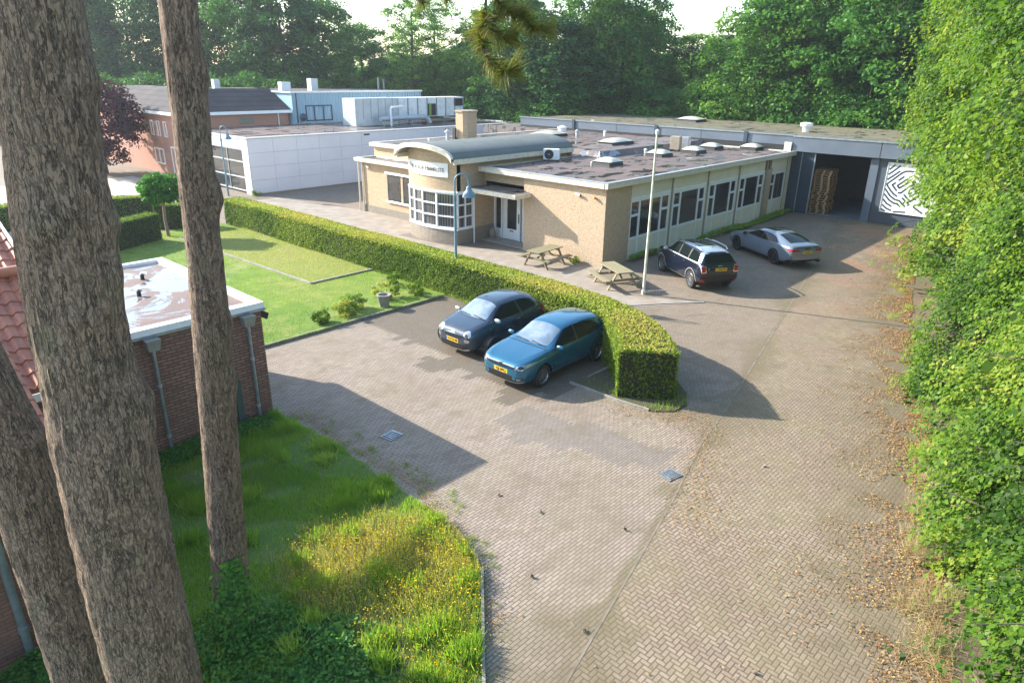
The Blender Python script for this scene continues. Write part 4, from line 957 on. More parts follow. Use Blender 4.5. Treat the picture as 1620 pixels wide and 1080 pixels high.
def plate(th, pos, rz, txt, tilt=0.0, w=.52, h=.115):
    c, s = math.cos(rz), math.sin(rz); X_ = Vector((c, s, 0)); N_ = Vector((s, -c, 0)); Up = Vector((0, 0, 1))*math.cos(tilt)-N_*math.sin(tilt)*-1
    p = Vector(pos); m = MB(); q = [p+X_*a*w/2+Up*b*h/2 for a, b in ((-1, -1), (1, -1), (1, 1), (-1, 1))]
    nn = X_.cross(Up)
    m.extr([v-nn*.01 for v in q], nn*.012); k = m.build('number_plate', 'plate', th, local=True)
    me_par = bpy.data.objects.new('x', None); 
    bl = MB(); q = [p+X_*a*w/2+Up*b*h/2 for a, b in ((-.99, -.95), (-.88, -.95), (-.88, .95), (-.99, .95))]; bl.extr([v+nn*.003 for v in q], nn*.002)
    M_.setdefault('eu_blue', pmat('plate_blue', (.02, .06, .4))); bl.build('country_band', 'eu_blue', k, local=True)
    ROOTLOC['_z'] = Vector((0, 0, 0)); save = ROOTLOC.get(k.name); ROOTLOC[k.name] = Vector((0, 0, 0))
    text_mesh('lettering', txt, .105, 'black', k, p+nn*.006+X_*.025, X_, Up, ext=.001, bold=.002)
    return k
def ell(cx, cy, rx, ry, n=20): return [(cx+rx*math.cos(2*math.pi*i/n), cy+ry*math.sin(2*math.pi*i/n)) for i in range(n)]
def mirror(th, x, y, z, mat, s=1.0, st=None):
    for sd in (-1, 1):
        m = MB(); pts = []
        m.lathe([(0, -.11), (.055, -.10), (.085, -.03), (.085, .05), (.05, .10), (0, .11)], (0, 0, 0), 14, 'Y')
        m.v = [(x+a*.62*s, sd*(y+.02+b*s), z+c*.85*s) for a, b, c in m.v]
        o = m.build('mirror', mat, th, smooth=True, local=True)
        MB().tube([(x+.04, sd*(y-.16), z-.06), (x, sd*(y-.04), z-.02)], .022, 8).build('mirror_stalk', 'black', o, local=True)
def wipers(th, patch, strip, x0, x1):
    patch('wiper', 'top', strip([(x0, .62), (x0-.05, .05)], .02), 'black', .02); patch('wiper', 'top', strip([(x0+.0, -.02), (x0-.06, -.55)], .02), 'black', .02)
def mkst(xs, n=1): return xs

# ---- bright blue hatchback
def polo_panels(patch, strip, th, S_):
    patch('windscreen', 'top', [(.74, -.60), (.80, -.3), (.82, 0), (.80, .3), (.74, .60), (.10, .535), (.07, .25), (.06, 0), (.07, -.25), (.10, -.535)], 'windscreen', .006)
    w = patch('side_window', 'side', [(.60, 1.0), (.36, 1.14), (.02, 1.325), (-.32, 1.365), (-.32, .975), (.60, .965)], 'carglass', .004, (1, -1))
    w = patch('side_window', 'side', [(-.39, .975), (-.39, 1.365), (-.85, 1.355), (-1.2, 1.31), (-1.42, 1.18), (-1.52, 1.05), (-1.1, .995)], 'carglass', .004, (1, -1))
    patch('pillar', 'side', [(-.32, .975), (-.32, 1.365), (-.39, 1.365), (-.39, .975)], 'black', .005, (1, -1))
    patch('rear_window', 'rear', [(-.54, 1.06), (.54, 1.06), (.46, 1.33), (-.46, 1.33)], 'carglass', .006)
    for x in (.70, -.36, -1.02):
        top = .95 if x > .5 else 1.0
        patch('door_seam', 'side', strip([(x, top), (x-.02, .6), (x, .33)] if x > -1 else [(-1.28, 1.0), (-1.16, .75), (-.98, .62), (-.92, .33)], .018), 'black', .004, (1, -1))
    patch('sill_trim', 'side', strip([(.75, .30), (-.92, .32)], .022), 'chrome', .006, (1, -1))
    patch('belt_seam', 'side', strip([(.68, .952), (-.3, .962), (-1.1, .98), (-1.5, 1.04)], .014), 'black', .004, (1, -1))
    for x in (-.22, -.90): patch('door_handle', 'side', strip([(x, .86), (x-.16, .865)], .035), 'paint_blue', .022, (1, -1))
    patch('bonnet_seam', 'top', strip([(.86, .72), (1.3, .66), (1.72, .54), (1.85, .42)], .010), 'black', .002, (1, -1))
    patch('bonnet_seam', 'top', strip([(.90, -.72), (.92, 0), (.90, .72)], .03), 'black', .003)
    g = patch('grille', 'front', [(-.44, .665), (.44, .665), (.50, .73), (-.50, .73)], 'black', .006)
    patch('chrome_line', 'front', strip([(-.46, .672), (.46, .672)], .012), 'chrome', .012, parent=g); patch('chrome_line', 'front', strip([(-.49, .725), (.49, .725)], .010), 'chrome', .012, parent=g)
    patch('headlight', 'front', [(.50, .655), (.72, .67), (.80, .76), (.82, .83), (.72, .80), (.54, .745)], 'headlamp', .006, (1, -1))
    patch('headlight_lens', 'front', ell(.66, .725, .06, .045), 'black', .012, (1, -1))
    patch('air_intake', 'front', [(-.40, .33), (.40, .33), (.44, .46), (-.44, .46)], 'black', .006)
    patch('fog_lamp', 'front', [(.54, .36), (.72, .38), (.74, .43), (.54, .43)], 'black', .006, (1, -1)); patch('fog_lamp_glass', 'front', ell(.62, .395, .06, .028), 'headlamp', .012, (1, -1))
    patch('chin_strip', 'front', strip([(-.72, .31), (-.3, .285), (.3, .285), (.72, .31)], .025), 'paint_silver', .01)
    b = MB(); b.lathe([(.0, .012), (.05, .012), (.068, .016), (.075, .0)], (0, 0, 0), 20, 'Y'); b.v = [(1.955+y_, x_, .70+z_) for x_, y_, z_ in b.v]; e = b.build('round_emblem', 'chrome', th, local=True)
    for pts in ([(-.045, .04), (-.018, -.0), (0, .03), (.018, 0), (.045, .04)], [(-.05, .012), (-.02, -.05), (0, -.015), (.02, -.05), (.05, .012)]):
        mm = MB()
        for (a, b_), (c, d) in zip(pts[:-1], pts[1:]): mm.beam((1.974, a, .70+b_), (1.974, c, .70+d), .009, .006, up=(1, 0, 0))
        mm.build('emblem_letter', 'eu_blue' if False else 'black', e, local=True)
    patch('tail_light', 'side', [(-1.66, .86), (-1.9, .84), (-1.93, 1.02), (-1.72, 1.0)], 'red_lamp', .008, (1, -1))
    plate(th, (1.985, 0, .545), R_(90), 'GJ-399-J'); mirror(th, .56, .89, 1.0, 'paint_blue')
    wipers(th, patch, strip, .80, 0)
    MB().tube([(-1.2, 0, 1.40), (-1.38, 0, 1.55)], [.012, .005], 6).build('aerial', 'black', th, local=True)
POLO = dict(L=3.97, W=1.68, wr=.315, axles=(1.13, -1.34), paint='paint_blue', spokes=11, spw=.085, rim='alloy',
 stations=[1.975, 1.955, 1.90, 1.78, 1.5, 1.13, .9, .80, .62, .35, .05, -.1, -.5, -.95, -1.35, -1.62, -1.72, -1.85, -1.94, -1.965],
 top=[(1.975, .60), (1.955, .70), (1.90, .775), (1.78, .84), (1.5, .905), (1.13, .955), (.80, .995), (.62, 1.10), (.05, 1.395), (-.1, 1.425), (-.5, 1.465), (-.95, 1.46), (-1.35, 1.43), (-1.66, 1.385), (-1.76, 1.27), (-1.87, 1.10), (-1.94, .95), (-1.965, .75)],
 belt=[(1.975, .56), (1.955, .66), (1.90, .73), (1.78, .79), (1.5, .86), (1.13, .91), (.80, .945), (0, .95), (-1.0, .965), (-1.62, 1.02), (-1.85, .98), (-1.94, .86), (-1.965, .70)],
 wid=[(1.975, .50), (1.955, .60), (1.90, .70), (1.78, .775), (1.5, .825), (1.13, .84), (-1.3, .84), (-1.72, .80), (-1.85, .76), (-1.94, .68), (-1.965, .6)],
 roofw=[(1.0, .62), (.62, .62), (.05, .56), (-.5, .575), (-1.35, .545), (-1.72, .50), (-1.965, .5)],
 low=[(1.975, .30), (1.90, .22), (1.5, .19), (-1.6, .20), (-1.9, .27), (-1.965, .36)], panels=polo_panels)
car('parked_car', 'bright blue five door hatchback parked nearest the hedge corner', (-10.02, -5.30, .004), R_(180), POLO)

# ---- slate blue small retro hatchback
def fiat_panels(patch, strip, th, S_):
    patch('windscreen', 'top', [(.93, -.58), (.99, -.3), (1.01, 0), (.99, .3), (.93, .58), (.40, .50), (.36, .25), (.35, 0), (.36, -.25), (.40, -.50)], 'windscreen', .006)
    patch('side_window', 'side', [(.78, 1.02), (.55, 1.20), (.28, 1.345), (-.30, 1.38), (-.42, .995), (.78, .99)], 'carglass', .004, (1, -1))
    patch('side_window', 'side', [(-.50, 1.0), (-.38, 1.38), (-.72, 1.355), (-1.0, 1.27), (-1.2, 1.08)], 'carglass', .004, (1, -1))
    patch('rear_window', 'rear', [(-.46, 1.08), (.46, 1.08), (.40, 1.33), (-.40, 1.33)], 'carglass', .006)
    patch('door_seam', 'side', strip([(.86, .97), (.84, .6), (.80, .33)], .018), 'black', .004, (1, -1)); patch('door_seam', 'side', strip([(-.46, 1.0), (-.50, .7), (-.44, .33)], .018), 'black', .004, (1, -1))
    patch('door_handle', 'side', strip([(-.22, .86), (-.37, .865)], .022), 'chrome', .02, (1, -1))
    patch('side_repeater', 'side', ell(.95, .80, .03, .018), 'headlamp', .006, (1, -1))
    patch('bonnet_seam', 'top', strip([(1.04, .66), (1.35, .62), (1.58, .50), (1.66, .3), (1.685, 0)], .010), 'black', .002, (1, -1))
    patch('headlight', 'front', ell(.56, .745, .115, .105), 'chrome', .006, (1, -1)); patch('headlight_lens', 'front', ell(.56, .745, .092, .085), 'headlamp', .012, (1, -1)); patch('headlight_core', 'front', ell(.56, .735, .04, .035), 'black', .016, (1, -1))
    patch('lower_lamp', 'front', ell(.585, .565, .075, .055), 'chrome', .006, (1, -1)); patch('lower_lamp_glass', 'front', ell(.585, .565, .05, .036), 'headlamp', .012, (1, -1))
    patch('moustache_trim', 'front', strip([(.06, .70), (.36, .675)], .03), 'chrome', .014, (1, -1)); patch('bonnet_badge', 'front', ell(0, .715, .06, .06), 'chrome', .018)
    patch('upper_slot', 'front', [(-.34, .585), (.34, .585), (.36, .62), (-.36, .62)], 'black', .006)
    patch('air_intake', 'front', [(-.58, .30), (.58, .30), (.50, .42), (-.50, .42)], 'black', .006)
    patch('chin_strip', 'front', strip([(-.64, .30), (-.45, .255), (0, .235), (.45, .255), (.64, .30)], .05), 'paint_silver', .014)
    plate(th, (1.79, 0, .50), R_(90), 'H-713-VR'); mirror(th, .72, .86, 1.02, 'paint_silver')
    patch('tail_light', 'side', [(-1.48, .78), (-1.66, .78), (-1.66, 1.0), (-1.52, 1.0)], 'red_lamp', .012, (1, -1))
    wipers(th, patch, strip, .98, 0)
    patch('roof_panel', 'top', [(.30, -.44), (-1.25, -.42), (-1.30, 0), (-1.25, .42), (.30, .44), (.33, 0)], 'paint_slate', .004)
    MB().tube([(-.95, 0, 1.44), (-1.05, 0, 1.56)], [.012, .005], 6).build('aerial', 'black', th, local=True)
FIAT = dict(L=3.57, W=1.63, wr=.30, axles=(1.05, -1.25), paint='paint_slate', spokes=10, spw=.08, rim='alloy_dark',
 stations=[1.785, 1.765, 1.71, 1.60, 1.38, 1.12, 1.0, .85, .62, .38, .2, -.1, -.5, -.9, -1.2, -1.42, -1.58, -1.70, -1.765, -1.785],
 top=[(1.785, .58), (1.765, .68), (1.71, .78), (1.60, .865), (1.38, .94), (1.12, .995), (1.0, 1.02), (.85, 1.12), (.38, 1.40), (.2, 1.445), (-.1, 1.48), (-.5, 1.488), (-.9, 1.46), (-1.2, 1.40), (-1.42, 1.30), (-1.58, 1.13), (-1.70, .98), (-1.765, .80), (-1.785, .66)],
 belt=[(1.785, .54), (1.765, .64), (1.71, .73), (1.60, .80), (1.38, .87), (1.12, .925), (1.0, .955), (0, .975), (-.9, 1.0), (-1.3, 1.03), (-1.58, .98), (-1.70, .88), (-1.765, .74), (-1.785, .62)],
 wid=[(1.785, .48), (1.765, .58), (1.71, .68), (1.60, .75), (1.38, .80), (1.05, .815), (-1.2, .815), (-1.5, .77), (-1.70, .69), (-1.765, .62), (-1.785, .54)],
 roofw=[(1.1, .6), (.85, .6), (.38, .53), (-.1, .545), (-.9, .52), (-1.42, .46), (-1.785, .42)],
 low=[(1.785, .26), (1.71, .20), (1.4, .18), (-1.4, .19), (-1.7, .26), (-1.785, .34)], panels=fiat_panels)
car('parked_car', 'slate blue three door retro hatchback with silver mirrors beside the bright blue car', (-9.55, -2.65, .004), R_(180), FIAT)

# ---- navy compact crossover with silver roof
def mini_panels(patch, strip, th, S_):
    patch('windscreen', 'top', [(1.02, -.66), (1.10, 0), (1.02, .66), (.66, .60), (.62, 0), (.66, -.60)], 'windscreen', .006)
    patch('side_window', 'side', [(.92, 1.07), (.60, 1.40), (.02, 1.44), (-.02, 1.06)], 'carglass', .004, (1, -1)); patch('side_window', 'side', [(-.10, 1.06), (-.06, 1.44), (-.82, 1.43), (-.86, 1.06)], 'carglass', .004, (1, -1))
    patch('side_window', 'side', [(-.94, 1.06), (-.92, 1.43), (-1.50, 1.39), (-1.72, 1.10)], 'carglass', .004, (1, -1))
    patch('pillar', 'side', [(-.02, 1.06), (.02, 1.44), (-.06, 1.44), (-.10, 1.06)], 'black', .005, (1, -1)); patch('pillar', 'side', [(-.86, 1.06), (-.82, 1.43), (-.92, 1.43), (-.94, 1.06)], 'black', .005, (1, -1))
    patch('rear_window', 'rear', [(-.64, 1.10), (.64, 1.10), (.56, 1.38), (.3, 1.41), (-.3, 1.41), (-.56, 1.38)], 'carglass', .008)
    patch('window_band', 'side', strip([(1.0, 1.035), (-1.8, 1.055)], .035), 'paint_silver', .006, (1, -1))
    patch('pillar', 'side', [(-1.52, 1.40), (-1.74, 1.08), (-1.90, 1.08), (-1.74, 1.42)], 'paint_silver', .007, (1, -1))
    patch('silver_roof', 'top', [(.62, -.55), (-1.78, -.54), (-1.84, 0), (-1.78, .54), (.62, .55), (.60, 0)], 'paint_silver', .005)
    patch('sunroof', 'top', [(.42, -.44), (-.95, -.44), (-.95, .44), (.42, .44)], 'carglass', .012)
    for sd in (-1, 1):
        MB().tube([(.45, sd*.60, 1.47), (.30, sd*.61, 1.54), (-.6, sd*.615, 1.575), (-1.35, sd*.60, 1.55), (-1.50, sd*.59, 1.48)], .024, 8).build('roof_rail', 'chrome', th, smooth=True, local=True)
    for ax in S_['axles']:
        arc = [(ax+.40*math.cos(a), S_['wr']+.01+.40*math.sin(a)) for a in [math.pi*i/14 for i in range(15)]]
        patch('wheel_arch_trim', 'side', strip(arc, .085), 'arch_grey', .012, (1, -1))
    patch('sill_trim', 'side', strip([(.90, .27), (-.95, .27)], .11), 'paint_silver', .010, (1, -1))
    for pl in ([(.95, 1.03), (.93, .6), (.86, .34)], [(-.06, 1.04), (-.06, .34)], [(-.9, 1.04), (-.92, .8), (-.80, .6), (-.78, .34)]): patch('door_seam', 'side', strip(pl, .010), 'black', .003, (1, -1))
    for x in (.22, -.62): patch('door_handle', 'side', strip([(x, .93), (x-.15, .935)], .035), 'chrome', .022, (1, -1))
    patch('tail_light', 'rear', [(.60, .74), (.82, .74), (.84, .98), (.80, 1.02), (.62, 1.01)], 'chrome', .008, (1, -1)); patch('tail_light_glass', 'rear', [(.635, .77), (.80, .77), (.81, .97), (.78, .99), (.645, .98)], 'red_lamp', .014, (1, -1))
    patch('bumper', 'rear', [(-.80, .28), (.80, .28), (.82, .60), (.5, .60), (.46, .64), (-.46, .64), (-.5, .60), (-.82, .60)], 'black', .012)
    patch('bumper', 'rear', [(.66, .40), (.80, .40), (.81, .50), (.66, .50)], 'red_lamp', .018, (1, -1))
    patch('fuel_badge', 'rear', ell(.50, .88, .035, .035), 'headlamp', .012)
    mb = MB(); 
    for i, ch in enumerate('COUNTRYMAN'): pass
    k = text_mesh('tailgate_lettering', 'COUNTRYMAN', .085, 'chrome', th, (-2.155, 0, .70), (0, -1, 0), (0, 0, 1), ext=.004, squash=1.5)
    patch('winged_badge', 'rear', [(-.12, .965), (.12, .965), (.10, .985), (.03, 1.0), (-.03, 1.0), (-.10, .985)], 'chrome', .014)
    plate(th, (-2.14, -.02, .86), R_(-90), 'J-468-RR'); mirror(th, .88, .95, 1.10, 'paint_silver')
    patch('headlight', 'front', ell(.58, .80, .12, .12), 'headlamp', .01, (1, -1)); patch('grille', 'front', [(-.36, .45), (.36, .45), (.42, .72), (-.42, .72)], 'black', .01)
    MB().tube([(-1.3, 0, 1.53), (-1.42, 0, 1.66)], [.012, .005], 6).build('aerial', 'black', th, local=True)
MINI = dict(L=4.2, W=1.82, wr=.345, gap=.05, axles=(1.33, -1.34), paint='paint_navy', spokes=10, spw=.10, rim='alloy',
 stations=[2.15, 2.13, 2.07, 1.95, 1.65, 1.30, 1.12, 1.0, .85, .65, .45, 0, -.6, -1.2, -1.6, -1.84, -1.95, -2.06, -2.12, -2.14],
 top=[(2.15, .68), (2.13, .80), (2.07, .90), (1.95, .97), (1.65, 1.02), (1.30, 1.06), (1.12, 1.08), (1.0, 1.16), (.65, 1.46), (.45, 1.50), (0, 1.525), (-.6, 1.53), (-1.2, 1.515), (-1.6, 1.485), (-1.84, 1.43), (-1.95, 1.22), (-2.06, 1.05), (-2.12, .92), (-2.14, .80)],
 belt=[(2.15, .62), (2.13, .74), (2.07, .84), (1.95, .91), (1.65, .965), (1.30, 1.0), (1.0, 1.015), (-1.2, 1.03), (-1.84, 1.05), (-1.95, 1.04), (-2.06, 1.0), (-2.12, .88), (-2.14, .76)],
 wid=[(2.15, .58), (2.13, .68), (2.07, .78), (1.95, .85), (1.65, .90), (1.3, .91), (-1.34, .91), (-1.84, .885), (-2.06, .86), (-2.12, .82), (-2.14, .76)],
 roofw=[(1.2, .68), (1.0, .68), (.65, .61), (0, .62), (-1.2, .60), (-1.84, .575), (-2.14, .58)],
 low=[(2.15, .32), (2.07, .24), (1.6, .21), (-1.6, .22), (-2.0, .30), (-2.14, .38)], panels=mini_panels)
mc_ = car('parked_car', 'navy compact crossover with silver roof rails parked by the window wall', (1.58, -3.60, .004), R_(57.8), MINI); mc_.scale = (.95, .98, 1.05)

# ---- grey sporty fastback
def audi_panels(patch, strip, th, S_):
    patch('windscreen', 'top', [(1.10, -.68), (1.18, 0), (1.10, .68), (.42, .56), (.38, 0), (.42, -.56)], 'windscreen', .006)
    patch('side_window', 'side', [(.92, .985), (.62, 1.10), (.30, 1.225), (-.16, 1.275), (-.20, .965)], 'carglass', .004, (1, -1))
    patch('side_window', 'side', [(-.25, .965), (-.21, 1.275), (-.62, 1.26), (-1.0, 1.19), (-1.32, 1.05), (-1.40, .995), (-1.1, .972)], 'carglass', .004, (1, -1))
    patch('pillar', 'side', [(-.20, .965), (-.16, 1.275), (-.21, 1.275), (-.25, .965)], 'black', .005, (1, -1))
    patch('rear_window', 'top', [(-1.05, -.50), (-1.92, -.56), (-1.96, 0), (-1.92, .56), (-1.05, .50), (-1.02, 0)], 'carglass', .006)
    patch('sunroof', 'top', [(.22, -.42), (-.62, -.42), (-.62, .42), (.22, .42)], 'carglass', .006)
    patch('window_trim', 'side', strip([(.95, .955), (-1.1, .945), (-1.42, .975)], .02), 'black', .006, (1, -1))
    for pl in ([(1.0, .94), (.98, .6), (.93, .32)], [(-.22, .95), (-.24, .32)], [(-1.16, .95), (-1.10, .75), (-.95, .6), (-.90, .32)]): patch('door_seam', 'side', strip(pl, .010), 'black', .003, (1, -1))
    for x in (.05, -.92): patch('door_handle', 'side', strip([(x, .835), (x-.18, .845)], .035), 'paint_grey', .022, (1, -1))
    patch('sill_trim', 'side', strip([(1.0, .24), (-.88, .24)], .06), 'black', .012, (1, -1))
    patch('tail_light', 'rear', [(.40, .80), (.84, .80), (.88, .87), (.80, .90), (.44, .875)], 'red_lamp', .008, (1, -1))
    patch('boot_seam', 'rear', strip([(-.62, .66), (-.40, .60), (.40, .60), (.62, .66)], .012), 'black', .004)
    patch('diffuser', 'rear', [(-.86, .30), (-.60, .22), (.60, .22), (.86, .30), (.82, .43), (.60, .38), (-.60, .38), (-.82, .43)], 'black', .01)
    patch('boot_lip', 'top', [(-2.16, -.68), (-2.34, -.66), (-2.36, 0), (-2.34, .66), (-2.16, .68), (-2.17, 0)], 'paint_grey', .018)
    patch('boot_recess', 'rear', [(-.62, .925), (.62, .925), (.58, .955), (-.58, .955)], 'black', .006)
    for sd in (-1, 1):
        m = MB(); m.lathe([(.05, 0), (.06, -.02), (.055, -.16), (.0, -.16)], (0, 0, 0), 16, 'Y'); m.v = [(-2.36-b*-1+.1, sd*.66+a*1.7, .33+c) for a, b, c in m.v]; m.build('exhaust_pipe', 'black', th, smooth=True, local=True)
    e = MB()
    for k in range(4):
        cx = -.105+.07*k; e.tube([(-2.385, cx+.045*math.cos(a), .915+.045*math.sin(a)) for a in [2*math.pi*i/16 for i in range(17)]], .007, 5)
    e.build('four_ring_emblem', 'black', th, local=True)
    plate(th, (-2.40, 0, .745), R_(-90), 'G-606-SL'); mirror(th, .86, .97, 1.0, 'black', .95)
    patch('headlight', 'front', [(.50, .64), (.84, .66), (.86, .73), (.52, .72)], 'headlamp', .01, (1, -1)); patch('grille', 'front', [(-.40, .34), (.40, .34), (.50, .50), (.42, .66), (-.42, .66), (-.50, .50)], 'black', .01)
AUDI = dict(L=4.78, W=1.88, wr=.35, gap=.035, axles=(1.52, -1.31), paint='paint_grey', spokes=5, spw=.26, rim='alloy_dark', twist=.35,
 stations=[2.39, 2.36, 2.28, 2.1, 1.7, 1.35, 1.15, 1.0, .7, .38, .1, -.3, -.8, -1.1, -1.5, -1.85, -2.05, -2.20, -2.32, -2.37, -2.385],
 top=[(2.39, .56), (2.36, .66), (2.28, .73), (2.1, .80), (1.7, .88), (1.35, .935), (1.15, .965), (1.0, 1.03), (.38, 1.315), (.1, 1.365), (-.3, 1.385), (-.8, 1.355), (-1.1, 1.315), (-1.5, 1.225), (-1.85, 1.12), (-2.05, 1.055), (-2.20, 1.02), (-2.32, .985), (-2.37, .90), (-2.385, .74)],
 belt=[(2.39, .52), (2.36, .61), (2.28, .68), (2.1, .745), (1.7, .83), (1.35, .88), (1.15, .905), (0, .92), (-1.2, .945), (-1.85, .965), (-2.20, .955), (-2.32, .93), (-2.37, .86), (-2.385, .70)],
 wid=[(2.39, .58), (2.36, .70), (2.28, .80), (2.1, .87), (1.7, .92), (1.52, .935), (0, .92), (-1.31, .94), (-1.85, .92), (-2.20, .87), (-2.32, .82), (-2.37, .78), (-2.385, .72)],
 roofw=[(1.2, .7), (1.0, .68), (.38, .57), (-.3, .575), (-1.1, .54), (-1.85, .60), (-2.385, .66)],
 low=[(2.39, .26), (2.28, .19), (1.6, .16), (-1.7, .17), (-2.1, .24), (-2.385, .36)], panels=audi_panels)
car('parked_car', 'light grey sporty fastback with black sunroof parked before the open hall door', (7.73, -4.33, .004), R_(60.5), AUDI)
# ================================================================= VEGETATION
def leafmat(name, stops, trans=.35, rough=.5, tcol=None):
    """stops: colours picked leaf by leaf (face attribute 'tint')"""
    t = NT(name); at = t.new("Attribute"); at.attribute_name = 'tint'
    cr = t.new("ValToRGB"); t.put(cr.inputs[0], at.outputs["Fac"]); el = cr.color_ramp.elements
    for i, c in enumerate(stops):
        p = i/(len(stops)-1)
        e = el[i] if i < 2 else el.new(p)
        e.position = p; e.color = c4(c)
    el[0].position = 0; 
    col = cr.outputs[0]; t.out(col, rough, None, Specular_IOR_Level=.12)
    tr = t.new("BsdfTranslucent"); tcx = t.mix(1.0, col, tcol or (1.5, 1.6, .7), 'MULTIPLY'); t.put(tr.inputs[0], tcx)
    mx = t.new("MixShader"); mx.inputs[0].default_value = trans
    t.t.links.new(t.p.outputs[0], mx.inputs[1]); t.t.links.new(tr.outputs[0], mx.inputs[2])
    out = [n for n in t.t.nodes if n.type == 'OUTPUT_MATERIAL'][0]; t.t.links.new(mx.outputs[0], out.inputs[0]); return t.m
M_['lf_hedge'] = leafmat('hedge_leaves', [(.05, .10, .02), (.13, .21, .03), (.25, .32, .05), (.42, .42, .10), (.46, .33, .12)], .4)
M_['lf_hedge2'] = leafmat('green_hedge_leaves', [(.04, .09, .015), (.09, .17, .02), (.18, .27, .03), (.28, .33, .05)])
M_['lf_horn'] = leafmat('hornbeam_leaves', [(.022, .055, .008), (.045, .105, .012), (.085, .17, .016), (.14, .225, .022), (.26, .29, .04)], .38, .45)
M_['lf_far'] = leafmat('far_oak_leaves', [(.025, .09, .02), (.05, .15, .03), (.09, .22, .04), (.15, .28, .05)], .35)
M_['lf_far2'] = leafmat('far_light_leaves', [(.035, .10, .018), (.07, .17, .028), (.12, .245, .04), (.20, .32, .055)], .38)
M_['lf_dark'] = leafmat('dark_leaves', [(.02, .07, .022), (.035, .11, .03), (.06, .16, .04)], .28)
M_['lf_ball'] = leafmat('ball_tree_leaves', [(.03, .12, .012), (.05, .19, .015), (.09, .28, .025)], .35)
M_['lf_copper'] = leafmat('copper_leaves', [(.03, .006, .012), (.06, .010, .022), (.11, .022, .04)], .3, tcol=(1.3, .6, .8))
M_['lf_ivy'] = leafmat('ivy_leaves', [(.03, .10, .025), (.06, .18, .035), (.11, .26, .045), (.18, .32, .06)], .3, .35)
M_['lf_grass'] = leafmat('grass_blades', [(.12, .23, .035), (.19, .32, .045), (.27, .39, .07), (.40, .44, .13)], .42)
M_['lf_weed'] = leafmat('weed_stems', [(.13, .22, .04), (.22, .31, .055), (.33, .38, .09), (.46, .44, .16)], .3)
M_['lf_lawn'] = leafmat('lawn_blades', [(.10, .22, .02), (.18, .31, .03), (.28, .38, .05), (.42, .40, .14)], .35)
M_['lf_straw'] = leafmat('dry_grass', [(.36, .28, .15), (.50, .40, .23), (.62, .52, .32)], .3, tcol=(1, 1, .8))
M_['lf_yellow'] = leafmat('yellow_flowers', [(.65, .42, .01), (.75, .55, .02)], .3, tcol=(1, 1, .6))
M_['lf_dead'] = leafmat('fallen_leaves', [(.20, .09, .04), (.34, .17, .07), (.46, .28, .13), (.42, .33, .10)], .15, .7, tcol=(1, 1, 1))
M_['lf_pine'] = leafmat('pine_needles', [(.09, .12, .03), (.15, .17, .04), (.26, .20, .07)], .3)
t = NT('pine_bark'); o = t.co(); s = t.sep(o)
nzc = t.new("TexNoise"); t.put(nzc.inputs["Vector"], o); nzc.inputs["Scale"].default_value = 5; nzc.inputs["Detail"].default_value = 5; nzc.inputs["Roughness"].default_value = .65
wp = t.V('ADD', o, t.V('SCALE', t.V('SUBTRACT', nzc.outputs[1], (.5, .5, .5)), .055))
st = t.V('MULTIPLY', wp, (1, 1, .16))
rid = t.M('ABSOLUTE', t.M('SUBTRACT', t.noise(st, 15, 4, .6), .5)); fis = t.ramp(rid, .0, .026)      # long wandering fissures
rid2 = t.M('ABSOLUTE', t.M('SUBTRACT', t.noise(t.V('MULTIPLY', wp, (1, 1, .28)), 34, 4, .65), .5)); fis2 = t.ramp(rid2, .0, .05)
fl = t.noise(t.V('MULTIPLY', wp, (1, 1, .45)), 38, 5, .75)
col = t.mix(t.ramp(t.noise(o, 5, 5, .7), .3, .7), (.28, .19, .13), (.385, .275, .19)); col = t.mix(t.M('MULTIPLY', t.ramp(fl, .52, .66), .6), col, (.36, .20, .135))
col = t.mix(t.M('MULTIPLY', t.ramp(fl, .46, .36), .45), col, (.17, .125, .095)); col = t.mix(t.M('MULTIPLY', t.ramp(t.noise(o, 2.6, 4), .55, .68), .4), col, (.21, .21, .12))
col = t.mix(t.M('MULTIPLY', t.M('SUBTRACT', 1.0, fis), .8), col, (.045, .03, .022)); col = t.mix(t.M('MULTIPLY', t.M('SUBTRACT', 1.0, fis2), .35), col, (.07, .05, .035))
hgt_ = t.M('ADD', t.M('ADD', t.M('MULTIPLY', fis, 1.0), t.M('MULTIPLY', fis2, .45)), t.M('MULTIPLY', fl, .8))
M_['bark'] = t.out(col, .9, hgt_, 1.0, .03)
M_['barkfar'] = pmat('far_bark', (.09, .075, .06), (.06, .05, .04), 2, .9)
M_['barkpale'] = pmat('young_bark', (.34, .22, .15), (.26, .17, .12), 6, .8)
M_['corehedge'] = pmat('hedge_core', (.025, .03, .012), (.02, .018, .01), 6, .95)

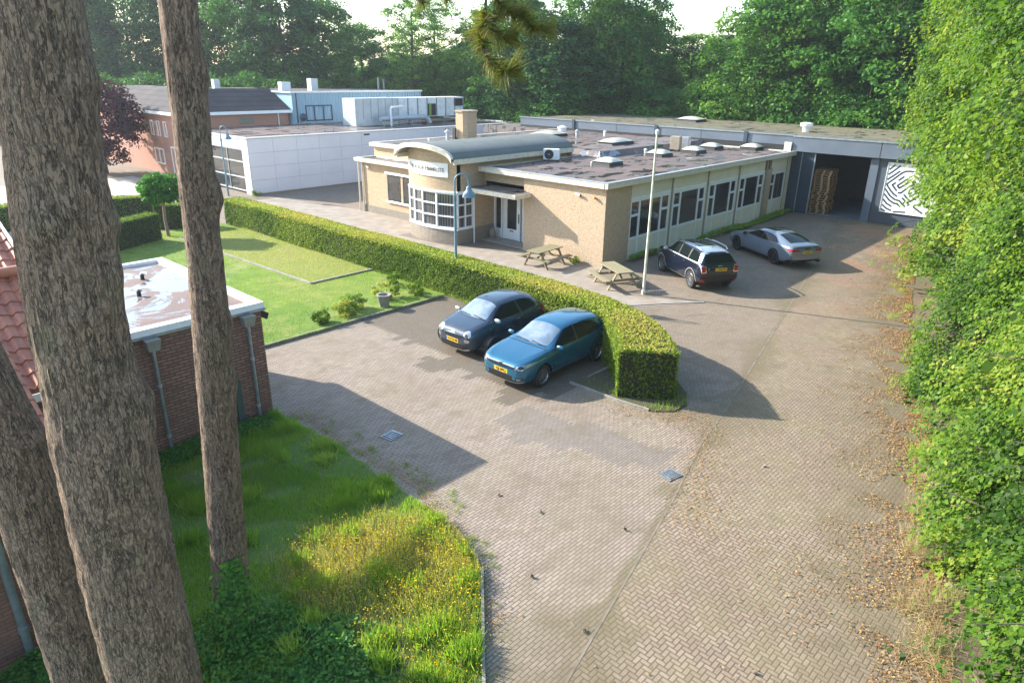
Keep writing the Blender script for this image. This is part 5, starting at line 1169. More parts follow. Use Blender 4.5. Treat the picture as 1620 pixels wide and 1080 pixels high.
def leaves(name, Pn, Nn, size, mat, parent=None, aspect=.62, tint=None, fold=.15, jit=.35, up=None, kind=None, tri=False):
    """one mesh of many leaf-shaped faces : centres Pn, facing Nn, long axis random (or 'up')"""
    Pn = np.asarray(Pn, float); N = len(Pn); Nn = np.asarray(Nn, float)
    size = np.broadcast_to(np.asarray(size, float), (N,))*(1+jit*(RNG.random(N)-.5)*2)
    Nn = Nn/np.maximum(np.linalg.norm(Nn, axis=1, keepdims=True), 1e-6)
    A = RNG.normal(size=(N, 3)) if up is None else np.asarray(up, float)
    A = A-Nn*(A*Nn).sum(1, keepdims=True); A /= np.maximum(np.linalg.norm(A, axis=1, keepdims=True), 1e-6)
    B = np.cross(Nn, A); h = size[:, None]/2
    if tri:
        V = np.stack([Pn-B*h*aspect, Pn+B*h*aspect, Pn+A*2*h], 1); k = 3
    else:
        V = np.stack([Pn-A*h, Pn+B*h*aspect+A*h*.1+Nn*h*fold, Pn+A*h, Pn-B*h*aspect+A*h*.1+Nn*h*fold], 1); k = 4
    off = np.array(ROOTLOC.get(parent.name, Vector((0, 0, 0)))) if parent is not None else np.zeros(3)
    V = (V-off).reshape(-1, 3)
    me = bpy.data.meshes.new(name); me.vertices.add(N*k); me.vertices.foreach_set('co', V.ravel())
    me.loops.add(N*k); me.loops.foreach_set('vertex_index', np.arange(N*k, dtype=np.int32))
    me.polygons.add(N); me.polygons.foreach_set('loop_start', np.arange(0, N*k, k, dtype=np.int32))
    try: me.polygons.foreach_set('loop_total', np.full(N, k, dtype=np.int32))
    except Exception: pass
    me.update(calc_edges=True)
    a = me.attributes.new('tint', 'FLOAT', 'FACE'); a.data.foreach_set('value', (RNG.random(N) if tint is None else np.clip(tint, 0, 1)).astype(np.float32))
    me.materials.append(M_[mat]); o = bpy.data.objects.new(name, me); COL.objects.link(o)
    if parent is not None: o.parent = parent; ROOTLOC[o.name] = Vector(off)
    if kind: o['kind'] = kind
    return o
def unit(n): v = RNG.normal(size=(n, 3)); return v/np.linalg.norm(v, axis=1, keepdims=True)
def vnoise(P_, s, seed=0):
    """cheap smooth noise 0..1 from a few sines"""
    r = np.random.default_rng(seed); out = np.zeros(len(P_))
    for i in range(6):
        d = r.normal(size=P_.shape[1])*s*(.6+.35*i); out += np.sin(P_@d+r.random()*6.28)/(1+.3*i)
    return 1/(1+np.exp(-out*1.1))

# ---------------- big pines in the foreground
def interp_path(pts, n):
    P_ = np.array(pts, float); t0 = np.linspace(0, 1, len(P_)); tt = np.linspace(0, 1, n)
    return np.stack([np.interp(tt, t0, P_[:, i]) for i in range(P_.shape[1])], 1)
def pine(label, pts, knots, seed, name='pine_tree', nseg=150, nr=72):
    """pts: x,y,z,radius along the trunk"""
    r_ = np.random.default_rng(seed); Q = interp_path(pts, nseg)
    th = thing(name, label, 'pine tree', tuple(Q[0][:3]), 'old pines standing in the foreground')
    ang = np.linspace(0, 2*np.pi, nr, endpoint=False); vs = []
    for i, (x, y, z, r) in enumerate(Q):
        P_ = np.stack([np.cos(ang), np.sin(ang), np.full(nr, z*.55)], 1)
        plate_ = np.abs(vnoise(np.stack([np.cos(ang)*4, np.sin(ang)*4, np.full(nr, z*1.6)], 1), 2.2, seed)-.5)*2
        fine = vnoise(np.stack([np.cos(ang)*9, np.sin(ang)*9, np.full(nr, z*5)], 1), 2.4, seed+5)
        rr = r*(1+.06*(plate_-.5)+.035*(fine-.5)+.05*(vnoise(P_, 1.4, seed+9)-.5))
        for (kz, ka, kh) in knots:
            da = (ang-ka+np.pi) % (2*np.pi)-np.pi; rr += kh*np.exp(-np.abs((z-kz)/.17)**1.7-(da/.55)**2)
        for k in range(nr): vs.append((x+rr[k]*math.cos(ang[k]), y+rr[k]*math.sin(ang[k]), z))
    fs = [(i*nr+k, i*nr+(k+1) % nr, (i+1)*nr+(k+1) % nr, (i+1)*nr+k) for i in range(len(Q)-1) for k in range(nr)]
    m = MB(); m.v = vs; m.f = fs; m.build('trunk', 'bark', th, smooth=True); return th, Q
def toward(x, y, deg):      # direction on the trunk measured from the one that faces the camera (+ = to the viewer's left)
    return math.atan2(CAM.y-y, CAM.x-x)-R_(deg)
k1 = [(6.85, toward(-22.8, -11, -85), .06), (6.45, toward(-22.8, -11, -60), .05), (7.9, toward(-22.7, -11.1, -75), .05), (7.6, toward(-22.7, -11.1, -40), .03), (5.35, toward(-22.86, -10.9, -85), .06), (5.1, toward(-22.86, -10.9, -80), .04), (6.9, toward(-22.8, -11, 35), .03), (6.2, toward(-22.8, -11, 0), .03)]
pine('largest pine trunk, thick and knotty, left foreground', [(-22.93, -10.86, -.1, .50), (-22.90, -10.90, .6, .425), (-22.89, -10.91, 2.2, .40), (-22.89, -10.90, 3.6, .395), (-22.87, -10.93, 5.0, .385), (-22.86, -10.93, 5.6, .355), (-22.85, -10.95, 6.4, .335), (-22.80, -11.0, 7.1, .325), (-22.77, -11.03, 7.6, .305), (-22.70, -11.11, 8.4, .275), (-22.5, -11.3, 11, .24), (-22.3, -11.5, 15, .16)], k1, 3)
k3 = [(4.6, toward(-23.3, -9.4, -50), .03), (4.0, toward(-23.3, -9.4, 20), .02)]
pine('leaning pine trunk before the tiled house, lower left corner', [(-23.13, -9.6, -.1, .45), (-23.2, -9.52, 1.4, .36), (-23.22, -9.5, 2.2, .335), (-23.25, -9.47, 3.0, .32), (-23.28, -9.45, 3.8, .31), (-23.32, -9.4, 4.6, .31), (-23.42, -9.3, 5.4, .295), (-23.75, -9.0, 8, .25), (-24.1, -8.6, 13, .18)], k3, 8)
k2 = [(6.55, toward(-20.87, -8.8, -80), .075), (6.75, toward(-20.87, -8.8, -85), .04), (7.95, toward(-20.8, -8.85, -85), .04), (5.0, toward(-20.9, -8.8, -85), .04), (4.2, toward(-20.95, -8.7, -80), .04), (6.9, toward(-20.85, -8.8, 10), .02), (5.4, toward(-20.9, -8.8, 0), .02)]
t2, Q2 = pine('slender straight pine trunk with ivy climbing its foot', [(-21.15, -8.5, -.1, .33), (-21.14, -8.52, .4, .26), (-21.08, -8.6, 1.7, .245), (-21.0, -8.68, 3.3, .23), (-20.93, -8.77, 4.8, .225), (-20.88, -8.82, 5.9, .20), (-20.86, -8.83, 6.7, .195), (-20.83, -8.87, 7.4, .20), (-20.79, -8.9, 8.7, .195), (-20.7, -8.95, 12, .15), (-20.6, -9, 16, .1)], k2, 14, nseg=170, nr=60)
# hanging pine sprays (branches of a pine that stands behind the viewer)
def pine_spray(label, pts, seed, dens=260, L=.14):
    r_ = np.random.default_rng(seed); th = thing('pine_branch', label, 'branch', tuple(pts[0][0]), 'pine branches hanging into view')
    m = MB(); Ps, Ds = [], []
    for path in pts:
        n = len(path); m.tube(path, [.016*(1-.7*i/(n-1)) for i in range(n)], 6)
        Q = interp_path(path, 60); Q = Q[12:]
        for q, d in zip(Q, np.gradient(Q, axis=0)):
            k = int(dens/len(Q)*r_.uniform(.6, 1.5)); d = d/np.linalg.norm(d)
            for _ in range(k):
                v = r_.normal(size=3); v -= d*v.dot(d); v /= np.linalg.norm(v); Ps.append(q+r_.normal(size=3)*.01); Ds.append(v*.8+d*.7+np.array([0, 0, -.05]))
    m.build('twig', 'barkfar', th, smooth=True)
    Ds = np.array(Ds); Ds /= np.linalg.norm(Ds, axis=1, keepdims=True); N_ = np.cross(Ds, unit(len(Ds)))
    leaves('needles', np.array(Ps), N_, L, 'lf_pine', th, aspect=.05, up=Ds, tri=True); return th
def at(px, py, D):      # point seen at (px,py) of the 1620x1080 frame, D metres ahead : used once to write real positions
    a, b = (px-810)/1084.2, (py-540)/1084.2; d = X*a-U*b+F; return tuple(CAM+d*D)
D_ = 6.0
pine_spray('large pine spray hanging down at the top centre with drooping tip', [
 [at(770, -30, D_), at(768, 20, D_), at(765, 40, 5.9), at(758, 55, 5.9), at(764, 68, 5.8)],
 [at(758, 60, 5.9), at(770, 92, 5.8), at(785, 108, 5.8), at(800, 115, 5.7), at(815, 110, 5.7)],
 [at(808, -30, 6.2), at(815, 10, 6.2), at(830, 30, 6.1), at(845, 46, 6), at(868, 46, 6)],
 [at(785, -30, 6.1), at(790, 20, 6.1), at(775, 45, 6.0), at(795, 62, 6.0), at(812, 58, 6)],
 [at(765, -20, 6.1), at(800, 15, 6), at(825, 25, 6.2)]], 5, 520, .17)
pine_spray('small pine tuft poking in at the top edge', [[at(650, -40, 5.5), at(660, -10, 5.5), at(668, 4, 5.5)], [at(690, -50, 5.5), at(700, -15, 5.5), at(708, -2, 5.5)]], 6, 260, .12)

# ---------------- hedges
def hedge(label, path, w, h, mat, lsize, dens, name='hedge', group=None, base=0.0, topdens=1.0, tintbias=0.0, wob=.05):
    """clipped hedge along a path: dark twiggy core + leaf coat"""
    th = thing(name, label, 'hedge', (path[0][0], path[0][1], 0), group)
    P_ = [Vector((p[0], p[1])) for p in path]; cum = [0]
    for a, b in zip(P_[:-1], P_[1:]): cum.append(cum[-1]+(b-a).length)
    L_ = cum[-1]; m = MB(); n = len(P_); ws = [p[2] if len(p) > 2 else w for p in path]
    def frame(i):
        d = (P_[min(i+1, n-1)]-P_[max(i-1, 0)]).normalized(); return Vector((-d.y, d.x))
    sec = []
    for i in range(n):
        nn = frame(i); hw = ws[i]/2-.08
        sec += [(P_[i].x-nn.x*hw, P_[i].y-nn.y*hw, base), (P_[i].x+nn.x*hw, P_[i].y+nn.y*hw, base), (P_[i].x+nn.x*hw, P_[i].y+nn.y*hw, h-.09), (P_[i].x-nn.x*hw, P_[i].y-nn.y*hw, h-.09)]
    fs = [(0, 1, 2, 3), (4*n-4, 4*n-1, 4*n-2, 4*n-3)]
    for i in range(n-1):
        a, b = 4*i, 4*i+4
        for k in range(4): fs.append((a+k, a+(k+1) % 4, b+(k+1) % 4, b+k))
    m.add(sec, fs); m.build('twig_core', 'corehedge', th)
    N = int(L_*(2*h+w)*dens); s_ = RNG.random(N)*L_; side = RNG.random(N)*(2*h+w*topdens)
    xs = np.interp(s_, cum, [p.x for p in P_]); ys = np.interp(s_, cum, [p.y for p in P_]); fw = np.interp(s_, cum, ws)
    fr = np.array([frame(i) for i in range(n)]); nx = np.interp(s_, cum, fr[:, 0]); ny = np.interp(s_, cum, fr[:, 1]); nl = np.hypot(nx, ny); nx /= nl; ny /= nl
    dep = np.abs(RNG.normal(size=N))*.045; bulge = (vnoise(np.stack([s_, side*1.3], 1), 1.6, 4)-.5)*wob*2
    off = np.where(side < h, -1.0, np.where(side < 2*h, 1.0, 0.0)); top = off == 0
    zz = np.where(side < h, side, np.where(side < 2*h, side-h, h-dep+bulge*.7)); zz = np.maximum(zz, base+.02)
    lat = np.where(top, (RNG.random(N)-.5)*fw, off*(fw/2-dep+bulge))
    rnd_ = .10*np.clip((zz-(h-.18))/.18, 0, 1)**2; lat = np.where(top, lat, lat-off*rnd_)
    edge = np.clip((np.abs(lat)-(fw/2-.15))/.15, 0, 1); zz = np.where(top, zz-.07*edge**2, zz)
    Pn = np.stack([xs+nx*lat, ys+ny*lat, zz], 1)
    Nn = np.where(top[:, None], np.array([[0, 0, 1.0]]), np.stack([nx*off, ny*off, np.zeros(N)], 1))+RNG.normal(size=(N, 3))*.75
    # end faces
    for (i, sg) in ((0, -1), (n-1, 1)):
        k = int(ws[i]*h*dens); nn = frame(i); d = Vector((nn.y, -nn.x))*sg
        la = (RNG.random(k)-.5)*ws[i]; z = RNG.random(k)*h; dp = np.abs(RNG.normal(size=k))*.045-.02
        Pn = np.vstack([Pn, np.stack([P_[i].x+nn.x*la-d.x*dp, P_[i].y+nn.y*la-d.y*dp, z], 1)]); Nn = np.vstack([Nn, np.array([[d.x, d.y, 0]])+RNG.normal(size=(k, 3))*.7])
        top = np.concatenate([top, np.zeros(k, bool)])
    tint = .18+.42*RNG.random(len(Pn))+np.where(top, .30, -.10)+(vnoise(Pn, 1.1, 2)-.5)*.35+tintbias  # lighter top and darker sides paint the fall of sunlight into the tint
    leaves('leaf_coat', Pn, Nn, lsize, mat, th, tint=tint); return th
main = [(-6.85, 20.2), (-6.85, 16), (-6.88, 12), (-6.9, 8), (-6.92, 4), (-6.95, 1.2), (-6.98, -1.2), (-7.1, -3.2, 1.15), (-7.35, -5.0, 1.2), (-7.8, -6.35, 1.3), (-8.5, -7.35, 1.45), (-9.3, -8.15, 1.55), (-9.85, -8.55, 1.6)]
HH = 1.40
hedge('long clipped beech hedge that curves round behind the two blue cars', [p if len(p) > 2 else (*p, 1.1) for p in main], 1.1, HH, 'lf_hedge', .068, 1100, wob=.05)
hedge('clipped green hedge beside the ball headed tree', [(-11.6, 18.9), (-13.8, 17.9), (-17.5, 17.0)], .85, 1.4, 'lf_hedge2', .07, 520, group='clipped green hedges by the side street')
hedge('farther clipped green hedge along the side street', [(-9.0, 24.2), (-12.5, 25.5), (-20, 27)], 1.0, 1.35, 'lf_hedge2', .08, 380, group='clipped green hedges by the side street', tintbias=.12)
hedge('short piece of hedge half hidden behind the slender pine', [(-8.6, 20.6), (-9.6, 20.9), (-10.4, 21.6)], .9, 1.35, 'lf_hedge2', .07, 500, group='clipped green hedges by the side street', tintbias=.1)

# ---------------- ball tree, copper beech, bushes
def blobs_crown(center, rad, nb, per, br, lsize, squash=1.0, seed=0, shell=.55, noise_=.25):
    r_ = np.random.default_rng(seed); d = r_.normal(size=(nb, 3)); d /= np.linalg.norm(d, axis=1, keepdims=True)
    k = (shell+(1-shell)*r_.random(nb)**.5)*(1+noise_*(r_.random(nb)-.5)*2)
    C_ = np.array(center)+d*np.array(rad)*k[:, None]
    idx = np.repeat(np.arange(nb), per); b = br*(.6+.8*r_.random(nb))[idx]
    e = r_.normal(size=(len(idx), 3)); e /= np.linalg.norm(e, axis=1, keepdims=True)
    P_ = C_[idx]+e*(b*(.55+.45*r_.random(len(idx))))[:, None]*np.array([1, 1, .7]); N_ = e*.8+np.array([0, 0, .5])+r_.normal(size=e.shape)*.5
    tint = .5+.35*(r_.random(nb)[idx]-.5)*2+.3*(r_.random(len(idx))-.5)
    return P_, N_, tint, C_
th = thing('ball_tree', 'small ball headed tree with a thin pale trunk on the lawn corner', 'tree', (-10.93, 19.14, .05))
MB().tube([(-10.93, 19.14, .05), (-10.95, 19.16, .9), (-10.9, 19.12, 2.0)], [.09, .075, .065], 10).build('trunk', 'barkpale', th, smooth=True)
Pn, Nn, tt_, C_ = blobs_crown((-10.9, 19.1, 2.42), (.92, .92, .68), 110, 70, .26, .13, seed=2, shell=.5, noise_=.12)
leaves('crown', Pn, Nn, .135, 'lf_ball', th, aspect=.85, tint=tt_)
th = thing('copper_beech', 'dark purple copper beech in front of the pink brick office', 'tree', (-5.2, 45.5, 0))
MB().tube([(-5.2, 45.5, 0), (-5.2, 45.5, 3.5)], [.25, .15], 10).build('trunk', 'barkfar', th, smooth=True)
Pn, Nn, tt_, C_ = blobs_crown((-5.0, 45.6, 4.0), (2.9, 3.0, 3.0), 150, 90, .7, .2, seed=4)
leaves('crown', Pn, Nn, .24, 'lf_copper', th, tint=tt_)
def bush(x, y, r, h, mat, label, seed, ls=.06, n=26, group='low bushes along the lawn kerb'):
    th = thing('bush', label, 'bush', (x, y, .05), group)
    MB().tube([(x, y, .05), (x+.02, y, h*.6)], [.02, .01], 6).build('stem', 'barkfar', th)
    Pn, Nn, tt_, C_ = blobs_crown((x, y, h*.5+.05), (r, r, h*.5), n, 60, .12, ls, seed=seed, shell=.4)
    Pn[:, 2] = np.maximum(Pn[:, 2], .06); leaves('foliage', Pn, Nn, ls, mat, th, tint=tt_)
bush(-12.65, 2.45, .33, .42, 'lf_hedge2', 'small round bush nearest the garage on the lawn kerb', 1)
bush(-11.55, 2.6, .42, .5, 'lf_hedge', 'reddish low bush between the small round bush and the flower pot', 2, n=34)
bush(-10.95, 2.95, .42, .52, 'lf_hedge2', 'bigger green bush just left of the flower pot', 3, n=34)
bush(-9.35, 3.2, .45, .6, 'lf_hedge', 'dense reddish green bush behind the flower pot', 4, n=36)
bush(-8.25, 2.7, .38, .5, 'lf_hedge2', 'loose light green bush right of the flower pot near the hedge', 5)
bush(-8.1, 4.3, .28, .5, 'lf_hedge2', 'small bush close to the hedge, farthest from the kerb', 6, n=18)
bush(-1.6, 27.6, .35, .35, 'lf_hedge2', 'small weed tuft at the corner of the white building', 7, n=16, group='weed tufts at the foot of the walls')
bush(-.35, 1.3, .3, .3, 'lf_grass', 'weed tuft at the foot of the rendered wall behind the picnic table', 8, n=12, group='weed tufts at the foot of the walls')

# ---------------- forest behind the buildings
def tree_proto(name, h, r, z0, nb, per, br, ls, mat, seed, trunk=.3, columns=1, shell=.35):
    """returns (trunk mesh, crown mesh) in local space"""
    r_ = np.random.default_rng(seed); m = MB()
    m.tube([(0, 0, -.2), (r_.uniform(-.2, .2), r_.uniform(-.2, .2), h*.45), (r_.uniform(-.4, .4), r_.uniform(-.4, .4), h*.92)], [trunk, trunk*.7, .05], 8)
    cz = (z0+h)/2
    ends = []
    for i in range(12):
        a = r_.random()*6.28; zb = r_.uniform(z0*.8+.5, h*.75); ln = r*r_.uniform(.55, .95); e = (ln*math.cos(a), ln*math.sin(a), zb+r_.uniform(.8, 3)); ends.append(e)
        m.tube([(0, 0, zb), (e[0]*.5, e[1]*.5, zb+(e[2]-zb)*.35), e], [trunk*.4, trunk*.22, .03], 6)
    to = m.build('trunk', 'barkfar', None, smooth=True)
    prof = lambda k: np.sqrt(np.maximum(0, 1-(2*k-1)**2))**.7*(1-.25*k)
    k = r_.random(nb); a = r_.random(nb)*6.283; rr = r*prof(k)*(shell+(1-shell)*np.sqrt(r_.random(nb)))*(1+.35*(vnoise(np.stack([np.cos(a)*2, np.sin(a)*2, k*4], 1), 1.3, seed)-.5)*2)
    C_ = np.stack([rr*np.cos(a), rr*np.sin(a), z0+(h-z0)*k], 1)
    idx = np.repeat(np.arange(nb), per); b = br*(.5+.9*r_.random(nb))[idx]; e = r_.normal(size=(len(idx), 3)); e /= np.linalg.norm(e, axis=1, keepdims=True)
    P_ = C_[idx]+e*(b*(.4+.6*r_.random(len(idx))))[:, None]*np.array([1.15, 1.15, .6]); N_ = e*.6+np.array([0, 0, .7])+r_.normal(size=e.shape)*.5
    tint = .5+.4*(r_.random(nb)[idx]-.5)*2+.35*(r_.random(len(idx))-.5)
    co = leaves('crown', P_, N_, ls, mat, None, aspect=.7, tint=tint)
    mt, mc = to.data, co.data; bpy.data.objects.remove(to); bpy.data.objects.remove(co); return (name, mt, mc, h)
PR = {
 'A': tree_proto('broadleaf_tree', 16, 5.0, 1.5, 300, 95, 1.0, .27, 'lf_far', 21),
 'B': tree_proto('broadleaf_tree', 16, 4.6, 1.0, 300, 95, .95, .25, 'lf_far2', 22),
 'C': tree_proto('dense_dark_tree', 16, 4.8, .6, 380, 85, 1.05, .29, 'lf_dark', 23),
 'D': tree_proto('lacy_tree', 16, 4.2, 5.5, 170, 75, .75, .19, 'lf_far2', 24, .25, shell=.2),
 'E': tree_proto('understorey_shrub', 6, 3.2, .1, 150, 80, .8, .22, 'lf_far', 25, .1),
 'F': tree_proto('understorey_shrub', 6, 3.2, .1, 150, 80, .8, .22, 'lf_far2', 26, .1)}
def plant(key, x, y, h, wid, rz, label, group='trees of the wood behind the buildings'):
    nm, mt, mc, h0 = PR[key]; th = thing(nm, label, 'tree' if h0 > 8 else 'shrub', (x, y, 0), group, rz)
    th.scale = (wid, wid, h/h0)
    for n_, me in (('trunk', mt), ('crown', mc)):
        o = bpy.data.objects.new(n_, me); COL.objects.link(o); o.parent = th
TREES = [('C',5.9,80.1,17.8),('A',10.8,80.6,19.7),('C',11.5,71.0,16.5),('C',16.4,71.6,19.5),('A',16.6,62.5,17.0),('C',18.6,57.4,18.0),('A',24.0,57.5,15.4),('D',25.0,43.0,15.0),('A',30.3,59.4,13.2),('C',30.0,53.9,9.3),('B',33.1,47.6,10.0),('D',28.6,43.6,15.0),('B',29.6,36.7,13.9),('A',29.6,32.2,15.1),('C',29.5,27.9,12.7),('B',33.3,26.7,17.7),('A',36.7,24.5,17.3),('B',42.0,26.1,14.0),('B',47.5,23.1,11.9),('A',53.6,22.4,11.9),('B',36.0,10.4,14.6),('A',36.1,7.4,16.0),('B',37.3,4.7,16.3),('A',36.4,1.2,16.4),('C',39.2,-0.4,16.1),('A',36.8,-3.6,16.7),('B',39.0,-6.1,16.8),('C',51.0,7.5,16.4),('C',48.3,13.4,15.0),('C',36.3,47.1,10.8),('B',38.9,61.9,11.4),('A',59.6,33.6,10.6),('C',41.4,29.7,14.7),('F',19.1,52.4,6.8),('E',21.8,52.4,5.8),('E',24.0,51.5,4.8),('F',23.9,47.3,6.9),('E',24.2,44.0,6.0),('E',24.4,40.8,5.2),('F',27.3,40.6,7.0),('E',28.8,38.9,6.1),('E',28.2,35.1,5.3),('F',28.3,32.2,7.2),('E',28.2,29.3,6.4),('E',27.3,25.8,5.6),('F',30.2,25.6,7.3),('E',33.2,25.3,6.4),('E',34.7,23.7,5.6),('F',35.3,21.6,7.4),('E',34.9,19.0,6.6),('E',35.4,17.0,5.8),('F',34.9,14.6,7.5),('E',35.3,12.7,6.7),('E',34.7,10.4,6.0),('F',35.0,8.6,7.6),('E',35.2,6.9,6.9),('E',35.4,5.2,6.2),('F',35.6,3.5,7.7),('E',34.7,1.6,7.0),('E',34.8,0.0,6.4),('F',37.0,-0.9,7.8),('E',34.8,-2.9,7.1),('E',39.2,-3.3,6.4),('E',1.7,66.9,7.2),('E',3.5,64.9,6.6),('E',5.3,63.0,7.2),('E',7.1,61.0,6.7),('E',8.9,59.1,7.3),('E',10.7,57.1,6.7),('E',12.5,55.2,7.4),('E',14.3,53.2,6.8),('E',17.2,53.1,7.4)]
KIND = {'A': 'mid green broadleaf tree', 'B': 'light green broadleaf tree', 'C': 'dense dark evergreen', 'D': 'tall lacy tree with sky showing through', 'E': 'dark green undergrowth shrub', 'F': 'light green undergrowth shrub'}
def behind(x, y):
    v = Vector((x, y, 0))-CAM; px = v.dot(X)/v.dot(F)
    spots = [(-.52, 'far left above the pink brick office'), (-.38, 'left of the tall roof cabinet'), (-.24, 'above the blue steel building'), (-.12, 'above the rooftop ventilation unit'), (-.02, 'above the barrel vault and chimney'),
             (.10, 'behind the far end of the grey hall'), (.2, 'above the middle of the workshop roof'), (.3, 'in the low sky gap right of centre'), (.42, 'above the tall white pole'), (.55, 'above the open hall door'), (9, 'at the far right behind the hanging leaves')]
    for s, t_ in spots:
        if px < s: return t_
random.seed(12); SEEN = {}
TR = []
for k, x, y, h in TREES:
    lab = KIND[k]+' '+behind(x, y); TR.append([k, x, y, h, lab])
cnt = {}
for r in TR: cnt.setdefault(r[4], []).append(r)
for lab, rs in cnt.items():
    rs.sort(key=lambda r: (Vector((r[1], r[2], 0))-CAM).dot(X)/(Vector((r[1], r[2], 0))-CAM).dot(F))
    if len(rs) > 1:
        o_ = ['leftmost', 'second', 'third', 'fourth', 'fifth', 'sixth', 'seventh', 'eighth']
        for i, r in enumerate(rs): r[4] = (('leftmost ' if i == 0 else 'rightmost ' if i == len(rs)-1 else o_[i]+' from left ')+lab)
for k, x, y, h, lab in TR:
    plant(k, x, y, h, random.uniform(.92, 1.2) if k not in 'EF' else random.uniform(.9, 1.3), random.random()*6.28, lab, 'trees of the wood behind the buildings' if k not in 'EF' else 'undergrowth shrubs at the foot of the wood')
# low distant wood mass closing the view between the trunks
N = 26000; xx = RNG.random(N); ang = -0.05+xx*2.0
Rr = 105+RNG.random(N)*22; Pn = np.stack([CAM.x+Rr*np.cos(ang), CAM.y+Rr*np.sin(ang), RNG.random(N)**.8*(7.5+3*vnoise(np.stack([ang*30, ang*11], 1), 1, 3))], 1)
o = leaves('distant_wood', Pn, unit(N)+np.array([0, 0, .4]), 1.1, 'lf_far', None, kind='stuff', tint=RNG.random(N)*.6)
tag(o, 'distant mass of woodland seen low between the nearer trees', 'woodland')
# ---------------- row of hornbeams and birches along the right edge of the road
# hedge face line : y = -12.83 + .302 x ; leaves hang as drooping twigs
def face_y(x): return -12.75+.296*x-.075*max(0.0, x-5)+.04*max(0.0, -9-x)
def screen_tree(name, label, xa, xb, h, seed, ls, ntw, nlv, mat='lf_horn', sec=2.2, over=0.0):
    r_ = np.random.default_rng(seed); xm = (xa+xb)/2; ty = face_y(xm)-1.9
    th = thing(name, label, 'tree', (xm, ty, 0), 'leafy trees along the right edge of the road')
    m = MB(); m.tube([(xm, ty, -.1), (xm+.1, ty-.1, 3), (xm-.1, ty, 7), (xm, ty, h)], [.16, .13, .09, .03], 8)
    L_ = xb-xa; nt = ntw
    # boughs push out of the face by different amounts; each carries drooping twigs
    nb = max(12, int(L_*h*.8)); bx = xa-.3+(L_+.6)*r_.random(nb); bz = .2+(h-.2)*r_.random(nb)**1.05; bp = -1.6+2.1*r_.random(nb)**1.15+over*np.clip((bz-5)/5, 0, 1)*1.6
    bp = bp+1.7*(vnoise(np.stack([bx*.55, bz*.6], 1), 1.0, 55)-.55); btn = r_.random(nb)
    bi = r_.integers(0, nb, nt); bd = r_.normal(size=(nb, 3))*np.array([.5, .25, .2])+np.array([0, .75, -.25]); bd /= np.linalg.norm(bd, axis=1, keepdims=True)
    q_ = r_.random(nt)**.8; sp = .24+.22*ls/.1
    x0 = bx[bi]+bd[bi, 0]*(q_-.8)*1.1+r_.normal(size=nt)*sp; z0 = np.maximum(.08, bz[bi]+bd[bi, 2]*(q_-.8)*1.1+r_.normal(size=nt)*sp*.75)
    yy = np.array([face_y(v) for v in x0])+bp[bi]+(q_-1)*1.2+r_.normal(size=nt)*sp*.45
    yy = np.where(z0 < 1.3, np.minimum(yy, np.array([face_y(v) for v in x0])+.25), yy)
    dirn = bd[bi]*.5+np.stack([r_.normal(size=nt)*.5, .25+.4*r_.random(nt), -.25-.7*r_.random(nt)], 1); dirn /= np.linalg.norm(dirn, axis=1, keepdims=True)
    ln = .22+.42*r_.random(nt)
    idx = np.repeat(np.arange(nt), nlv); tpar = r_.random(len(idx)); 
    base = np.stack([x0, yy, z0], 1)
    P_ = base[idx]+dirn[idx]*(ln[idx]*tpar)[:, None]+np.array([0, 0, -1.0])*((tpar**2)*ln[idx]*.35)[:, None]+r_.normal(size=(len(idx), 3))*(ls*.55)
    P_[:, 2] = np.maximum(P_[:, 2], .04)
    N_ = np.stack([r_.normal(size=len(idx))*.5-.4, .55+.5*r_.random(len(idx)), .45+.45*r_.random(len(idx))], 1)+r_.normal(size=(len(idx), 3))*.38
    tint = .44+.6*(btn[bi][idx]-.5)+.45*(r_.random(nt)[idx]-.5)+.35*(r_.random(len(idx))-.5)+(vnoise(P_*.6, 1.0, 31)-.5)*.5
    for i in r_.choice(nt, min(nt, 150), replace=False):
        b = base[i]; e = b+dirn[i]*ln[i]*.9; m.tube([(b[0]*.7+xm*.3, b[1]-.5, b[2]+.1), tuple(b), tuple(e)], [.014, .010, .004], 4, caps=False)
    for i in r_.choice(nt, 14, replace=False):
        b = base[i]; m.tube([(xm, ty, max(.3, b[2]-.8)), ((xm+b[0])/2, (ty+b[1])/2, b[2]-.2), tuple(b)], [.05, .03, .012], 5, caps=False)
    m.build('trunk', 'barkfar', th, smooth=True)
    up = dirn[idx]*.6+np.array([0, 0, -.7])+r_.normal(size=(len(idx), 3))*.5
    leaves('crown', P_, N_, ls, mat, th, aspect=.62, tint=tint, up=up)
    # inner foliage further back, leaves coloured dark to paint in its shade
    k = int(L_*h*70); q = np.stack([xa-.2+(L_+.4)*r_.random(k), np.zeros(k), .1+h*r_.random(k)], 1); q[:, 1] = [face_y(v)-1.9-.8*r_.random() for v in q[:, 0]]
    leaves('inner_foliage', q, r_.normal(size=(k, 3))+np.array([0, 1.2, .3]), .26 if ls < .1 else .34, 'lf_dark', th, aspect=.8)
rows = [(-20.5, -17.4, 9, .082, 1500), (-17.4, -14.6, 10, .084, 2100), (-14.6, -11.8, 10.5, .086, 2400), (-11.8, -8.6, 11, .09, 2600), (-8.6, -5.0, 11.5, .095, 2800), (-5.0, -.5, 12, .105, 3000), (-.5, 4.8, 12.5, .125, 2700), (4.8, 11, 13, .15, 2500), (11, 18.6, 13.5, .18, 2500)]
